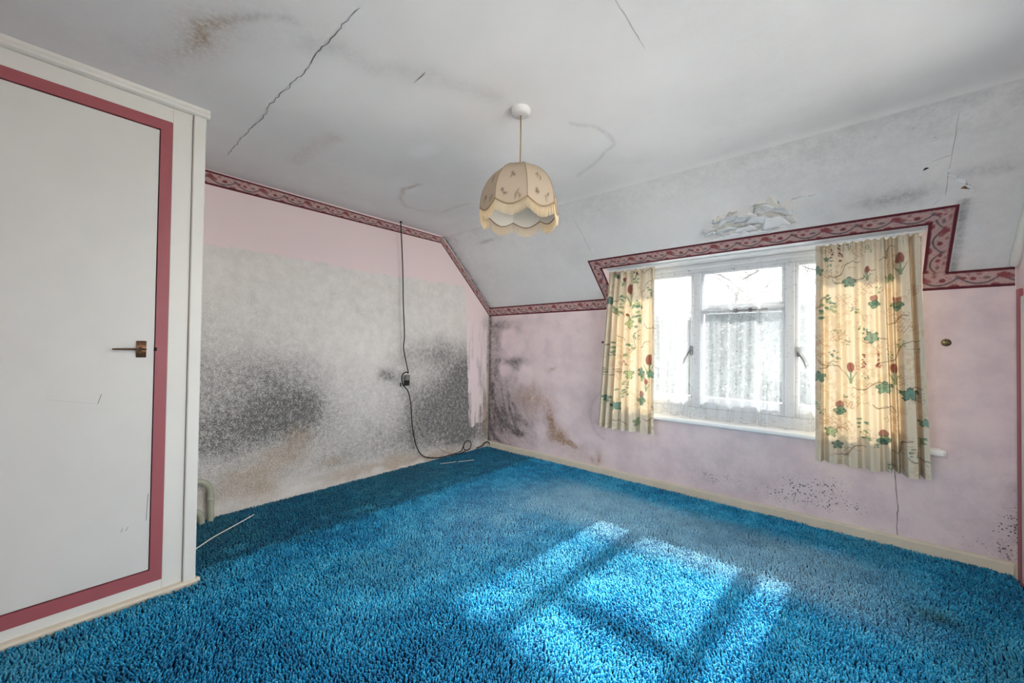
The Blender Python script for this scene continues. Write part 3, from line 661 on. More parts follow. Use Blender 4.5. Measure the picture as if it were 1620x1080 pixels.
# sill board with rounded nose and returned ends
pr = [(YO, .60), (YO, .625), (-.045, .618), (-.056, .614), (-.062, .606), (-.062, .592), (-.057, .584), (-.046, .58), (0, .58), (0, .60)]
xa, xb = DX0-.085, DX1+.085
def sillsec(x, k_=1.0): return [(x, y*k_ if y < 0 else y, z) for y, z in pr]
secs = [sillsec(xa, .86), sillsec(xa+.012), sillsec(xb-.012), sillsec(xb, .86)]
for q, s_ in enumerate(secs):           # behind the wall face the board narrows to the opening
    x_in = DX0 if q < 2 else DX1
    secs[q] = [((x_in if y > .001 else x), y, z) for x, y, z in s_]
V = [p for s_ in secs for p in s_]; n_ = len(pr)
F = [(a*n_+i, a*n_+(i+1) % n_, (a+1)*n_+(i+1) % n_, (a+1)*n_+i) for a in range(3) for i in range(n_)]+[tuple(range(n_))[::-1], tuple(range(3*n_, 4*n_))]
MB().add(V, F).build('window_sill', M_SILL, win)
# curtain track on the soffit near the front edge
track = empty('curtain_track'); tag(track, 'slim white plastic curtain track under the window recess soffit', 'curtain track')
MB().box((DX0+.012, -.148, DZ-.016), (DX1-.012, -.126, DZ-.001), .003).build('rail', M_PLASTIC, track)
for x in np.linspace(DX0+.08, DX1-.08, 7): MB().box((x-.01, -.156, DZ-.010), (x+.01, -.120, DZ-.0005), .002).build('bracket', M_PLASTIC, track)

# ------------------------------------------------------------------ net curtain
nx, nz_ = 620, 60
u, t = np.meshgrid(np.linspace(0, 1, nx), np.linspace(0, 1, nz_), indexing='ij')
xx = DX0+.03+u*(DX1-DX0-.06)
ph = vnoise(u*12, t*.35, 1.0, 71, 2)*9; fold = np.sin(u*95+ph*2.2)*.5+np.sin(u*41+ph)*.6
amp = .006+.013*sstep(0, .25, 1-t)                         # t = 1 at the top
hang = 1.80; bottom = .622+.012*np.abs(np.sin(u*47))+.035*np.clip(vnoise(u*9, t*0, 1.0, 72, 2)-.55, 0, 1)
zz = bottom*(1-t)+hang*t; yy = .004+fold*amp-.012*(1-t)
dens = np.clip(.05+.55*np.clip(np.abs(np.gradient(yy, axis=0)/np.gradient(xx, axis=0))-.12, 0, 1.1)+.35*sstep(.955, .975, t)+.16*sstep(.03, .015, t)+.30*np.exp(-((u-.05)/.06)**2), 0, 1)
# gathered bundles where the net doubles up
wob = u+.010*(1-t)*np.sin(u*23)+.006*np.sin(t*3+u*40)
st1 = vnoise(wob*62, t*.5, 1.0, 74, 2); st2 = vnoise(wob*24, t*.4, 1.0, 75, 2); st3 = vnoise(wob*150, t*.3, 1.0, 76, 1)
lefty = sstep(.46, .28, u)
dens += sstep(1.0, .90, t)*(.34*sstep(.52, .60, st1)*(.45+.55*lefty)+.30*sstep(.54, .60, st2)+.14*sstep(.5, .7, st3)*(.4+.6*lefty)+.10*lefty)
for c_, w_ in ((.335, .016), (.375, .012), (.525, .007), (.56, .010), (.735, .010)):
    dens += .30*np.exp(-((wob-c_)/w_)**4)*sstep(1.0, .85, t)
net = mk('net_curtain', np.stack([xx.ravel(), yy.ravel(), zz.ravel()], 1), grid_faces(nx, nz_), M_NET, smooth=True, attrs=dict(netweave=np.clip(dens, 0, 1).ravel()))
tag(net, 'sheer white net curtain with leaf motif across the window', 'net curtain')
MB().tube([(DX0+.002, .004, 1.800), (DX1-.002, .004, 1.800)], .004, 8).build('net_wire', M_PLASTIC, net)

# ------------------------------------------------------------------ printed curtains
GREEN = [srgb(110, 142, 124), srgb(134, 152, 116), srgb(88, 124, 112), srgb(150, 164, 122)]
RED = [srgb(138, 80, 74), srgb(120, 66, 68), srgb(150, 96, 86)]; VINE = srgb(122, 104, 84); TAN = srgb(196, 168, 128)
def print_rgb(X, Z, motifs, seed):
    n0 = vnoise(X, Z, 9, seed, 4); n1 = vnoise(X, Z, 60, seed+1, 3)
    C = np.array(srgb(226, 214, 192))[None]*(.95+.1*n0[:, None])
    def lay(mask, col):
        nonlocal C; m_ = np.clip(mask, 0, 1)[:, None]; C = C*(1-m_)+np.array(col)[None]*m_
    lay(.42*sstep(.45, .65, n0)*sstep(.45, .6, n1), TAN)
    r = random.Random(seed)
    for kind, x, z, sc, ang in motifs:
        dx, dz = X-x, Z-z; near = np.hypot(dx, dz) < sc*2.6
        if not near.any(): continue
        i = np.where(near)[0]; a = math.cos(ang), math.sin(ang); p = dx[i]*a[0]+dz[i]*a[1]; q = -dx[i]*a[1]+dz[i]*a[0]
        full = np.zeros(len(X))
        def L(mask, col, op=1.0):
            full[:] = 0; full[i] = mask*op; lay(full, col)
        if kind == 'leaf':
            R0 = np.hypot(p, q); th = np.arctan2(p, q); rr = sc*(.58+.36*np.abs(np.cos(2.5*th))**1.3+.06*np.cos(17*th)-.22*np.exp(-((np.abs(th)-math.pi)/.35)**2))
            g = GREEN[r.randrange(4)]; sh_ = .75+.5*n1[i]
            L(sstep(1.08, .95, R0/rr), g, .78); L(sstep(1.1, 1.0, R0/rr)*sstep(.80, .92, R0/rr), tuple(c*.5 for c in g), .8)
            L(sstep(.0035, .0015, np.abs(np.sin(2.5*th))*R0)*(R0 < rr*.9), tuple(c*.55 for c in g), .7); L((R0 < rr*.9)*sstep(.42, .6, n1[i]), tuple(min(1, c*1.7) for c in g), .6)
        elif kind == 'tulip':
            f = RED[r.randrange(3)]
            L(sstep(1.1, .85, np.hypot(p/(sc*.30), (q-sc*.55)/(sc*.5))), f, .95); L(sstep(.003, .001, np.abs(p-.05*sc*np.sin(q/sc*6)))*(q > sc*.15)*(q < sc), tuple(c*.5 for c in f), .7)
            L(sstep(.005, .003, np.abs(p))*(q < sc*.2)*(q > -sc), GREEN[0], .9)
            for sg in (-1, 1):
                qq = (q+sc)/sc; L(sstep(1.1, .7, np.abs(p-sg*sc*.42*np.clip(qq, 0, 2)**1.6)/(sc*.09*(1.25-qq*.8).clip(.1)))*(qq > 0)*(qq < 1.1), GREEN[1], .9)
        elif kind == 'sprig':
            for _ in range(9):
                ax_, az_ = r.uniform(-.7, .7)*sc, r.uniform(-1, 1)*sc; L(sstep(1.2, .8, np.hypot((p-ax_)/(sc*.24), (q-az_)/(sc*.17))), GREEN[r.randrange(4)], .85)
        elif kind == 'berry':
            for _ in range(16):
                t_ = r.random(); ax_, az_ = r.uniform(-.28, .28)*sc*(1-t_*.6), (t_*2-1)*sc; L(sstep(1.2, .7, np.hypot(p-ax_, q-az_)/(sc*.11)), RED[r.randrange(3)], .85)
        elif kind == 'flower':
            R0 = np.hypot(p, q-sc*.5); f = RED[r.randrange(3)]; L(sstep(1.1, .9, R0/(sc*.42)), f, .85); L(sstep(.35, .1, np.abs(np.sin(R0/sc*22)))*(R0 < sc*.4), srgb(224, 200, 180), .7)
            for ax_, az_ in ((-.28, -.25), (.3, -.2), (0, -.55), (.1, .02)): L(sstep(1.1, .85, np.hypot((p-ax_*sc)/(sc*.34), (q-az_*sc)/(sc*.25))), GREEN[r.randrange(3)], .9); L(sstep(1.12, 1.0, np.hypot((p-ax_*sc)/(sc*.34), (q-az_*sc)/(sc*.25)))*sstep(.72, .9, np.hypot((p-ax_*sc)/(sc*.34), (q-az_*sc)/(sc*.25))), srgb(50, 90, 84), .7)
        elif kind == 'vine':
            L(sstep(.0042, .002, np.abs(q-.35*sc*np.sin(p/sc*2.2)))*(np.abs(p) < sc*1.6), VINE, .75); L(sstep(.003, .0015, np.abs(q-sc*.4*np.sin(p/sc*4+1)))*(np.abs(p) < sc), VINE, .5)
        elif kind == 'script':
            for k_ in range(5):
                L(sstep(.0032, .0014, np.abs(q-(k_-2)*sc*.28-.10*sc*np.sin(p*260+k_*2)))*(np.abs(p) < sc*(.9-.1*(k_ % 3)))*sstep(.35, .5, n1[i]), srgb(166, 128, 100), .55)
    return C
def curtain(name, xt, xb_, zt, zb, ctrl, y0, motifs, nu, nv, seed, label, hem):
    u, t = np.meshgrid(np.linspace(0, 1, nu), np.linspace(0, 1, nv), indexing='ij')     # t 0 = bottom
    f = np.array([c[0] for c in ctrl]); a = np.array([c[1] for c in ctrl])
    i = np.clip(np.searchsorted(f, u, 'right')-1, 0, len(f)-2); w = (u-f[i])/(f[i+1]-f[i]); w = w*w*(3-2*w); dep = a[i]*(1-w)+a[i+1]*w
    dep = dep+.0012*np.sin(u*60+t*3)+.012*(vnoise(u*6, t*3, 1, seed+5, 3)-.5)
    pinch = .55+.5*sstep(1.0, .55, t)+.1*(1-t)
    hd = sstep(.93, .985, t)*.0035*np.sin(u*170)
    yy = y0-dep*1.3*pinch-hd-.012*(1-t)*np.sin(u*5+1)
    xx = (xt[0]*t+xb_[0]*(1-t))*(1-u)+(xt[1]*t+xb_[1]*(1-t))*u + .012*(vnoise(u*5, t*2.2, 1, seed+7, 2)-.5)*(1-t)*np.sin(np.pi*u)
    zb_u = zb+np.interp(u, [h_[0] for h_ in hem], [h_[1] for h_ in hem]); zz = zb_u*(1-t)+(zt+.004*np.sin(u*85))*t
    X = (u*(xb_[1]-xb_[0])).ravel(); Z = (t*(zt-zb)).ravel()
    C = print_rgb(X, Z, motifs, seed)
    o = mk(name, np.stack([xx.ravel(), yy.ravel(), zz.ravel()], 1), grid_faces(nu, nv), M_CURTAIN, smooth=True, attrs=dict(print=C))
    tag(o, label, 'curtain', 'pair of printed curtains')
    # heading tape behind the top and a turned hem at the bottom
    j = np.arange(nv)[np.linspace(0, 1, nv) > .955]; ii = np.arange(nu)
    V = np.stack([xx[:, j].ravel(), yy[:, j].ravel()+.004, zz[:, j].ravel()], 1); mk('heading_tape', V, grid_faces(nu, len(j)), M_TAPE, o, True)
    for lo_, hi_ in ((0, .062), (.955, 1.01)):
        q_ = np.arange(nu)[(np.linspace(0, 1, nu) >= lo_) & (np.linspace(0, 1, nu) <= hi_)]
        V = np.stack([xx[q_].ravel(), yy[q_].ravel()+.0035, zz[q_].ravel()], 1); mk('side_hem', V, grid_faces(len(q_), nv), M_CURTAIN, o, True, attrs=dict(print=C.reshape(nu, nv, 3)[q_].reshape(-1, 3)))
    j = np.arange(nv)[np.linspace(0, 1, nv) < .045]
    V = np.stack([xx[:, j].ravel(), yy[:, j].ravel()+.003, zz[:, j].ravel()], 1); mk('hem', V, grid_faces(nu, len(j)), M_CURTAIN, o, True, attrs=dict(print=C.reshape(nu, nv, 3)[:, j].reshape(-1, 3)))
    return o
def mot(px, py, kind, sc, ang=0.0, x0=1290, x1=1462, y0=372, y1=742, w=.50, h=1.37):
    return (kind, (px-x0)/(x1-x0)*w, (1-(py-y0)/(y1-y0))*h, sc*.84, ang)
R_M = [mot(1300+37*i % 160, 380+61*i % 350, ('script', 'vine', 'script', 'sprig')[i % 4], (.05, .04, .045, .022)[i % 4], (i*1.7) % 1.6-.4) for i in range(44)]+[mot(1350, 442, 'leaf', .045), mot(1390, 476, 'flower', .055), mot(1312, 490, 'sprig', .065), mot(1316, 470, 'sprig', .05), mot(1355, 490, 'sprig', .03), mot(1385, 532, 'leaf', .046, .5), mot(1371, 520, 'sprig', .03, 1.2), mot(1324, 562, 'sprig', .036, .4),
       mot(1350, 590, 'tulip', .075), mot(1320, 395, 'berry', .05), mot(1335, 392, 'berry', .06, .1), mot(1310, 400, 'leaf', .02), mot(1383, 390, 'sprig', .025), mot(1331, 650, 'flower', .06), mot(1316, 690, 'leaf', .042), mot(1367, 668, 'sprig', .04), mot(1372, 690, 'sprig', .04),
       mot(1327, 710, 'leaf', .035), mot(1347, 716, 'vine', .06, .5), mot(1340, 420, 'vine', .07, .5), mot(1380, 430, 'tulip', .05), mot(1416, 440, 'leaf', .03), mot(1425, 480, 'flower', .055), mot(1418, 590, 'tulip', .07), mot(1438, 618, 'leaf', .05), mot(1432, 420, 'tulip', .075),
       mot(1372, 570, 'berry', .05), mot(1394, 568, 'berry', .055), mot(1425, 555, 'vine', .08, .7), mot(1430, 540, 'sprig', .03), mot(1345, 740-200, 'sprig', .022), mot(1294, 420, 'leaf', .04), mot(1296, 600, 'leaf', .045), mot(1294, 650, 'sprig', .03), mot(1398, 690, 'flower', .06),
       mot(1402, 612, 'leaf', .05), mot(1455, 690, 'sprig', .035), mot(1440, 705, 'sprig', .03), mot(1457, 660, 'leaf', .03), mot(1410, 730, 'sprig', .03), mot(1340, 470, 'script', .06), mot(1365, 630, 'script', .06), mot(1335, 675, 'script', .06), mot(1300, 540, 'script', .05), mot(1376, 455, 'script', .05), mot(1355, 700, 'script', .05),
       mot(1330, 530, 'script', .06), mot(1430, 500, 'script', .05), mot(1380, 610, 'vine', .06, .2), mot(1425, 700, 'vine', .05, .9), mot(1312, 425, 'script', .04), mot(1316, 580, 'vine', .05, -.4)]
curtain('curtain', (3.016, 3.470), (3.018, 3.515), 1.824, .468,
        [(0, .010), (.055, .030), (.085, -.020), (.15, .016), (.20, .010), (.26, -.014), (.33, .020), (.39, .016), (.45, -.016), (.53, .022), (.59, .012), (.63, -.010), (.685, .030), (.715, -.038), (.75, .016), (.785, -.036), (.83, .036), (.905, .038), (.935, -.036), (.96, .030), (1, .036)],
        -.135, R_M, 300, 560, 81, 'cream botanical print curtain at the right of the window, sunlit from behind', [(0, .012), (.3, .004), (.55, -.004), (.62, .0), (.72, .012), (.8, -.008), (1, .004)])
r = random.Random(5); kinds = ['leaf', 'sprig', 'tulip', 'flower', 'berry', 'sprig', 'vine', 'script', 'script', 'vine']
L_M = [('sprig', .33, 1.0, .07, 0), ('sprig', .32, .92, .06, .4), ('tulip', .24, 1.14, .09, 0), ('sprig', .12, 1.02, .07, 0), ('leaf', .25, .9, .045, .3), ('sprig', .25, .68, .06, 0), ('leaf', .26, .48, .05, 0), ('flower', .37, .28, .07, 0), ('leaf', .14, .2, .05, .3), ('sprig', .20, .33, .05, .6), ('tulip', .44, .55, .09, 0), ('leaf', .06, .26, .04, 0), ('leaf', .34, .08, .04, 0), ('sprig', .30, 1.28, .05, 0), ('vine', .3, .75, .07, 1.2), ('sprig', .07, .7, .05, .2), ('vine', .4, 1.2, .05, .6), ('sprig', .45, 1.15, .05, 0), ('leaf', .03, 1.1, .04, 0), ('berry', .18, .55, .05, 0)]
for i in range(34): L_M.append((kinds[r.randrange(10)], r.random()*.48, r.random()*1.36, r.uniform(.03, .05), r.uniform(-.6, .6)))
curtain('curtain', (1.594, 1.990), (1.508, 1.992), 1.823, .472,
        [(0, .012), (.05, .026), (.10, -.026), (.16, .026), (.22, -.024), (.29, .028), (.36, -.022), (.43, .016), (.50, -.020), (.57, .022), (.64, .010), (.70, -.016), (.78, .020), (.88, .016), (.93, -.010), (.97, .018), (1, .01)],
        -.135, L_M, 200, 460, 91, 'cream botanical print curtain at the left of the window, tightly gathered', [(0, .01), (.2, 0), (.5, -.006), (.8, .004), (1, -.004)])

# tie-back hooks
hk = empty('tieback_hook'); tag(hk, 'small brown knob on the wall left of the left curtain', 'hook', 'curtain tieback hooks')
MB().lathe([(.0, -.014), (.008, -.013), (.011, -.009), (.011, -.005), (.006, -.002), (.006, 0)], (1.463, 0, 1.218), 16, 'y').build('knob', M_BRONZE, hk, True)
hk = empty('tieback_hook'); tag(hk, 'round pierced brass plate on the wall right of the right curtain', 'hook', 'curtain tieback hooks')
o = MB().lathe([(.0, -.006), (.012, -.006), (.019, -.004), (.021, 0)], (3.592, 0, 1.218), 20, 'y').build('plate', M_BRASS, hk, True)
for a in range(4): MB().lathe([(0, -.0068), (.0025, -.0068), (.003, -.004)], (3.592+.011*math.cos(a*1.57+.5), 0, 1.218+.011*math.sin(a*1.57+.5)), 8, 'y').build('screw_hole', M_GAP, hk)

# ------------------------------------------------------------------ built-in cupboard on the left
cup = empty('built_in_cupboard'); tag(cup, 'off-white built-in cupboard with a pink-lined flush door', 'cupboard')
F0, F1 = YC, YB+.02                       # right end, left end (behind the camera's left)
PY0, PY1 = -2.942, -2.984                 # right lining strip
DL = -3.80                                # far edge of the door
fx = XC-.012                              # face plane of the frame
MB().box((fx-.02, PY0, .0), (fx, F0, H-.002), .002).build('stile', M_CREAM, cup)
MB().box((fx-.02, F1, .0), (fx, DL-.044, H-.002), .002).build('stile', M_CREAM, cup)
MB().box((fx-.02, DL-.044, 2.188), (fx, PY0, H-.002), .002).build('top_rail', M_CREAM, cup)
MB().box((fx-.02, DL-.044, 0), (fx, PY0, .077), .002).build('bottom_rail', M_CREAM, cup)
MB().box((fx, -2.868, .022), (XC+.002, F0, 2.258), .004).build('edge_strip', M_CREAM, cup)
MB().box((fx-.012, -2.870, .022), (fx+.0012, -2.8675, 2.258)).build('groove', m_paint('groove_line', srgb(150, 138, 124), .9), cup)  # thin darker line drawn between edge strip and frame
pr = [(fx-.01, 2.256), (fx+.016, 2.256), (fx+.026, 2.262), (fx+.030, 2.272), (fx+.026, 2.283), (fx+.030, 2.298), (fx-.01, 2.298)]
V = [(x, y, z) for y in (F1, F0+.012) for x, z in pr]; n_ = len(pr)
MB().add(V, [(i, (i+1) % n_, n_+(i+1) % n_, n_+i) for i in range(n_)]+[tuple(range(n_))[::-1], tuple(range(n_, 2*n_))]).build('cornice', M_CREAM, cup)
pr = [(fx-.01, 0), (fx+.022, 0), (fx+.024, .022), (fx+.020, .030), (fx+.010, .034), (fx-.01, .034)]
V = [(x, y, z) for y in (F1, F0+.006) for x, z in pr]; n_ = len(pr)
MB().add(V, [(i, (i+1) % n_, n_+(i+1) % n_, n_+i) for i in range(n_)]+[tuple(range(n_))[::-1], tuple(range(n_, 2*n_))]).build('base_bead', M_SKIRT, cup)
MB().lathe([(.0, .034), (.008, .033), (.012, .026), (.012, 0)], (fx+.012, F0+.006, 0), 14).build('bead_end', M_SKIRT, cup, True)
lx = fx+.003
def lining(a, b, c, d):
    MB().add([(x, y, z) for x in (fx-.025, lx) for (y, z) in (a, b, c, d)], [(4, 5, 6, 7), (0, 1, 5, 4), (1, 2, 6, 5), (2, 3, 7, 6), (3, 0, 4, 7)]).build('door_lining', M_ROSEPAINT, cup)
ZO0, ZO1, ZI0, ZI1 = .077, 2.188, .132, 2.141; DLo = DL-.044
lining((PY0, ZO0), (PY0, ZO1), (PY1, ZI1), (PY1, ZI0)); lining((DL, ZI0), (DL, ZI1), (DLo, ZO1), (DLo, ZO0))
lining((PY0, ZO1), (DLo, ZO1), (DL, ZI1), (PY1, ZI1)); lining((PY1, ZI0), (DL, ZI0), (DLo, ZO0), (PY0, ZO0))
MB().box((fx-.06, F1, .0), (fx-.03, F0-.02, H-.01)).build('carcass_front', M_GAP, cup)
MB().box((.01, F0-.02, 0), (fx-.01, F0-.002, H-.004)).build('side_panel', M_CREAM, cup)
door = MB().box((fx-.028, DL+.003, ZI0+.004), (fx-.001, PY1-.0035, ZI1-.004), .0015).build('door', M_DOOR, cup)
# lever handle on a bowed bronze plate
hy, hz = -3.030, 1.131
V = []; nn = 9
for i in range(nn):
    a = -1+2*i/(nn-1)
    for sy in (-1, 1): V.append((fx-.001+.010*(1-a*a)+.002, hy+sy*.0165*(1-.10*(1-abs(a))), hz+a*.037))
for i in range(nn):
    a = -1+2*i/(nn-1)
    for sy in (-1, 1): V.append((fx-.002, hy+sy*.0165*(1-.10*(1-abs(a))), hz+a*.037))
F = [(2*i, 2*i+1, 2*i+3, 2*i+2) for i in range(nn-1)]+[(2*i, 2*i+2, 2*nn+2*i+2, 2*nn+2*i) for i in range(nn-1)]+[(2*i+1, 2*nn+2*i+1, 2*nn+2*i+3, 2*i+3) for i in range(nn-1)]+[(0, 2*nn, 2*nn+1, 1), (2*nn-2, 2*nn-1, 4*nn-1, 4*nn-2)]
h = MB().add(V, F)
h.tube([(fx+.008, hy, hz), (fx+.045, hy, hz)], [.010, .009], 12)
bl_ = [(hy+.012, .020, .0055), (hy-.02, .022, .005), (hy-.06, .016, .0042), (hy-.094, .008, .003)]
V = []
for y, d_, t_ in bl_:
    for sx_, sz_ in ((-1, 0), (0, 1), (1, 0), (0, -1)): V.append((fx+.044+sx_*d_*.5, y, hz+sz_*t_))
F = [(4*i+k_, 4*i+(k_+1) % 4, 4*i+4+(k_+1) % 4, 4*i+4+k_) for i in range(3) for k_ in range(4)]+[(0, 1, 2, 3), (12, 13, 14, 15)]
h.add(V, F); tag(h.build('lever_handle', M_BRONZE, door), 'bronze lever handle on a bowed plate')
MB().box((fx-.002, PY1-.004, hz-.008), (lx+.0006, PY1+.006, hz+.008)).build('latch_keep', M_GAP, cup)
# scuffs on the door
r = random.Random(2)
for (ya, za, yb, zb_) in [(-3.000, .36, -2.996, .48), (-3.30, .93, -3.16, .90), (-3.16, .90, -3.15, .94), (-3.08, .335, -3.075, .35), (-3.065, .335, -3.058, .352)]:
    MB().add([(fx-.0003, ya, za), (fx-.0003, ya+.0018, za), (fx-.0003, yb+.0018, zb_), (fx-.0003, yb, zb_)], [(0, 1, 2, 3)]).build('scuff', M_CRACK, door)

# ------------------------------------------------------------------ pendant lamp
lamp = empty('pendant_lamp'); tag(lamp, 'fringed scalloped fabric pendant lampshade hanging from the ceiling', 'pendant lamp')
LX, LY = 1.992, -1.848; zc = cflat(LX, LY)[2]
MB().lathe([(.0, -.028), (.034, -.028), (.044, -.022), (.047, -.006), (.047, .004)], (LX, LY, zc), 28).build('ceiling_rose', m_paint('grey_rose_plastic', srgb(196, 194, 193), .5, .04), lamp, True)
MB().tube([(LX, LY, zc-.02), (LX+.002, LY, zc-.12), (LX, LY, 2.0)], .0032, 8).build('flex', M_BRAID, lamp, True)
MB().lathe([(0, .03), (.014, .03), (.016, 0), (.020, -.005), (.020, -.05), (0, -.05)], (LX, LY, 1.985), 16).build('lampholder', M_PLASTIC, lamp, True)
NP = 8; a0 = math.radians(-49.9+9+1); RZ, ZR, HT = .186, 1.812, .212
def shade_pt(a, t, sag=True):
    """a angle, t 0 rim .. 1 top"""
    b = ((a-a0) % (2*math.pi/NP))/(2*math.pi/NP); flat = math.cos(math.pi/NP)/math.cos((b-.5)*2*math.pi/NP)
    rr = RZ*math.sqrt(max(0, 1-(t*.985)**2.1))*(flat*.55+.45*1.0)*(1-.02*math.sin(math.pi*b)) + .002
    z = ZR+t*HT-(1-t)**2*.030*math.sin(math.pi*b)*(1 if sag else 0)
    return (LX+rr*math.cos(a), LY+rr*math.sin(a), z)
per = 22
for pn in range(NP):
    V = []; nu_, nv_ = per+1, 30
    for i in range(nu_):
        a = a0+2*math.pi*(pn+i/per)/NP*1.0
        aa = min(max(a, a0+2*math.pi*pn/NP+1e-4), a0+2*math.pi*(pn+1)/NP-1e-4)
        for j in range(nv_): V.append(shade_pt(aa, j/(nv_-1)))
    V = np.array(V); ii, jj = np.meshgrid(np.arange(nu_), np.arange(nv_), indexing='ij'); U_ = (ii/per).ravel(); T_ = (jj/(nv_-1)).ravel()
    C = np.tile(np.array(srgb(176, 160, 142)), (len(V), 1)); r = random.Random(pn)
    for cu, ct in ((.30, .22), (.74, .14), (.52, .56)):
        cu += r.uniform(-.06, .06); wd = np.sqrt(np.clip(1-T_**2, .05, 1))*.14
        for _ in range(7):
            ou, ot = r.uniform(-.012, .012), r.uniform(-.014, .014); d_ = np.hypot((U_-cu)*wd-ou, (T_-ct)*HT-ot); mk_ = sstep(.006, .003, d_)[:, None]; C = C*(1-mk_*.75)+np.array(srgb(104, 88, 74))*mk_*.75
    o = mk('shade_panel', V, grid_faces(nu_, nv_), M_SHADE, lamp, True, attrs=dict(print=C)); Vi = V.copy(); Vi[:, :2] = np.array([LX, LY])+(V[:, :2]-np.array([LX, LY]))*.985; Vi[:, 2] -= .0015; mk('lining', Vi, grid_faces(nu_, nv_), M_LINING, o, True)
    # rib seam and braid along the scallop
    aR = a0+2*math.pi*pn/NP+1e-4
    MB().tube([shade_pt(aR, j/14) for j in range(15)], .0016, 6).build('rib', M_SHADE if False else M_BRAID, o, True)
    MB().tube([shade_pt(min(max(a0+2*math.pi*(pn+i/per)/NP, aR), a0+2*math.pi*(pn+1)/NP-1e-4), 0) for i in range(nu_)], .0034, 6).build('braid', M_BRAID, o, True)
    fb = MB(); r = random.Random(40+pn)
    for i in range(26):
        a = a0+2*math.pi*(pn+(i+.5)/26)/NP; p = Vector(shade_pt(a, 0)); out = Vector((math.cos(a), math.sin(a), 0)); ln = .050*r.uniform(.92, 1.04)
        fb.tube([p, p+out*.003*r.uniform(.3, 1)-Vector((0, 0, ln*.5)), p+out*r.uniform(-.002, .003)-Vector((0, 0, ln))], [.0014, .0017, .0013], 5)
    f_ = fb.build('fringe', M_FRINGE, o, True); f_['kind'] = 'stuff'
MB().lathe([(.018, .0), (.036, .0), (.036, -.006), (.018, -.006)], (LX, LY, ZR+HT*.992), 20).build('top_ring', M_BRAID, lamp, True)

# ------------------------------------------------------------------ cables on the gable wall
cab = empty('hanging_cable'); tag(cab, 'black cable hanging down the mouldy gable wall with a knotted connector', 'cable')
def onw(y, z, off=.07):      # a wall point (seen from the room) moved forward to distance off along the sight line
    d = np.array([CAM.x, CAM.y, CAM.z])-np.array([0, y, z]); return tuple(np.array([0, y, z])+d*(off/d[0]))
P = [onw(-1.203, 2.312, .068), onw(-1.194, 2.179), onw(-1.175, 1.915), onw(-1.161, 1.559), onw(-1.142, 1.261), onw(-1.150, 1.142, .07), onw(-1.115, .992, .07), onw(-1.093, .905, .07),
     onw(-1.11, .912, .075), onw(-1.140, .905, .075), onw(-1.163, .872, .07), onw(-1.158, .82, .07), onw(-1.139, .784, .07), onw(-1.089, .721, .07), onw(-1.058, .598, .07), onw(-1.041, .414, .065), onw(-1.001, .225, .06), onw(-.932, .10, .05), onw(-.83, .045, .045)]
P += [(.06, -.72, .04), (.07, -.60, .045), (.10, -.50, .045), (.06, -.40, .045)]
MB().tube(smoothcurve(P, 6), .0052, 8).build('flex', M_CABLE, cab, True)
c_ = onw(-1.108, .835, .07)
MB().box((c_[0]-.016, c_[1]-.020, c_[2]-.002), (c_[0]+.016, c_[1]+.026, c_[2]+.050), .004).build('connector', M_GREYPL, cab)
MB().box((c_[0]-.018, c_[1]-.022, c_[2]-.050), (c_[0]+.018, c_[1]+.020, c_[2]-.001), .004).build('connector_shell', M_CABLE, cab)
MB().box((c_[0]-.005, c_[1]-.072, c_[2]-.055), (c_[0]+.005, c_[1]-.062, c_[2]-.02), .002).build('cable_tie', M_CABLE, cab)
MB().lathe([(0, 0), (.012, 0), (.009, -.016), (0, -.02)], (P[0][0], P[0][1], 2.305), 12).build('ceiling_hook', M_CABLE, cab, True)
P = [onw(-1.055, .809, .05), onw(-1.0, .70, .045), onw(-.985, .665, .04), onw(-1.022, .60, .04), onw(-1.079, .575, .04), onw(-1.057, .525, .04), onw(-.984, .467, .04), onw(-.945, .37, .04), onw(-.828, .227, .04), onw(-.665, .088, .04), onw(-.55, .04, .045), (.09, -.40, .042), (.08, -.25, .042)]
o = MB().tube(smoothcurve(P, 6), .0026, 6).build('bell_wire', M_THIN, None, True); tag(o, 'thin pale wire trailing from the connector down to the carpet corner', 'wire')
o = MB().tube(smoothcurve([onw(-1.13, .572, .035), onw(-1.023, .637, .045), onw(-.975, .668, .05)], 6), .0022, 6).build('wire_end', M_GREYPL, None, True); tag(o, 'short dark wire end crossing the black cable on the wall', 'wire')
ring = [(.03+.0*i, -.345+.055*math.cos(i/16*2*math.pi), .085+.052*math.sin(i/16*2*math.pi)) for i in range(17)]
o = MB().tube([(.03, -.52, .036)]+[(.03, -.43, .04)]+ring[6:]+ring[:7], .0045, 8).build('cable_loop', M_CABLE, None, True); tag(o, 'small loop of black cable on the carpet by the room corner', 'cable')
o = MB().tube(smoothcurve([(.05, -.22, .038), (.045, -.13, .045), (.042, -.07, .075), (.045, -.02, .06), (.05, -.02, .035)], 6), .006, 8).build('cable_stub', M_CABLE, None, True); tag(o, 'bent black cable stub right in the room corner', 'cable')
o = MB().tube([(.007, -.007, .03), (.007, -.007, ZK-.11)], .0045, 8).build('corner_wire', M_THIN, None, True); tag(o, 'thin pale wire running up the corner between both walls', 'wire')
for i, (a, b, lab) in enumerate([((.286, -.70, .034), (.352, -.55, .036), 'short pale metal strip lying on the carpet nearest the corner'), ((.21, -.86, .034), (.273, -.712, .034), 'pale metal strip lying on the carpet left of a similar one')]):
    o = MB().box((-.004, 0, 0), (.004, math.dist(a, b), .003), .001).build('carpet_gripper', M_TWINE); o.location = a; o.rotation_euler = (0, 0, -math.atan2(b[0]-a[0], b[1]-a[1])); tag(o, lab, 'metal strip', 'metal strips on the carpet')

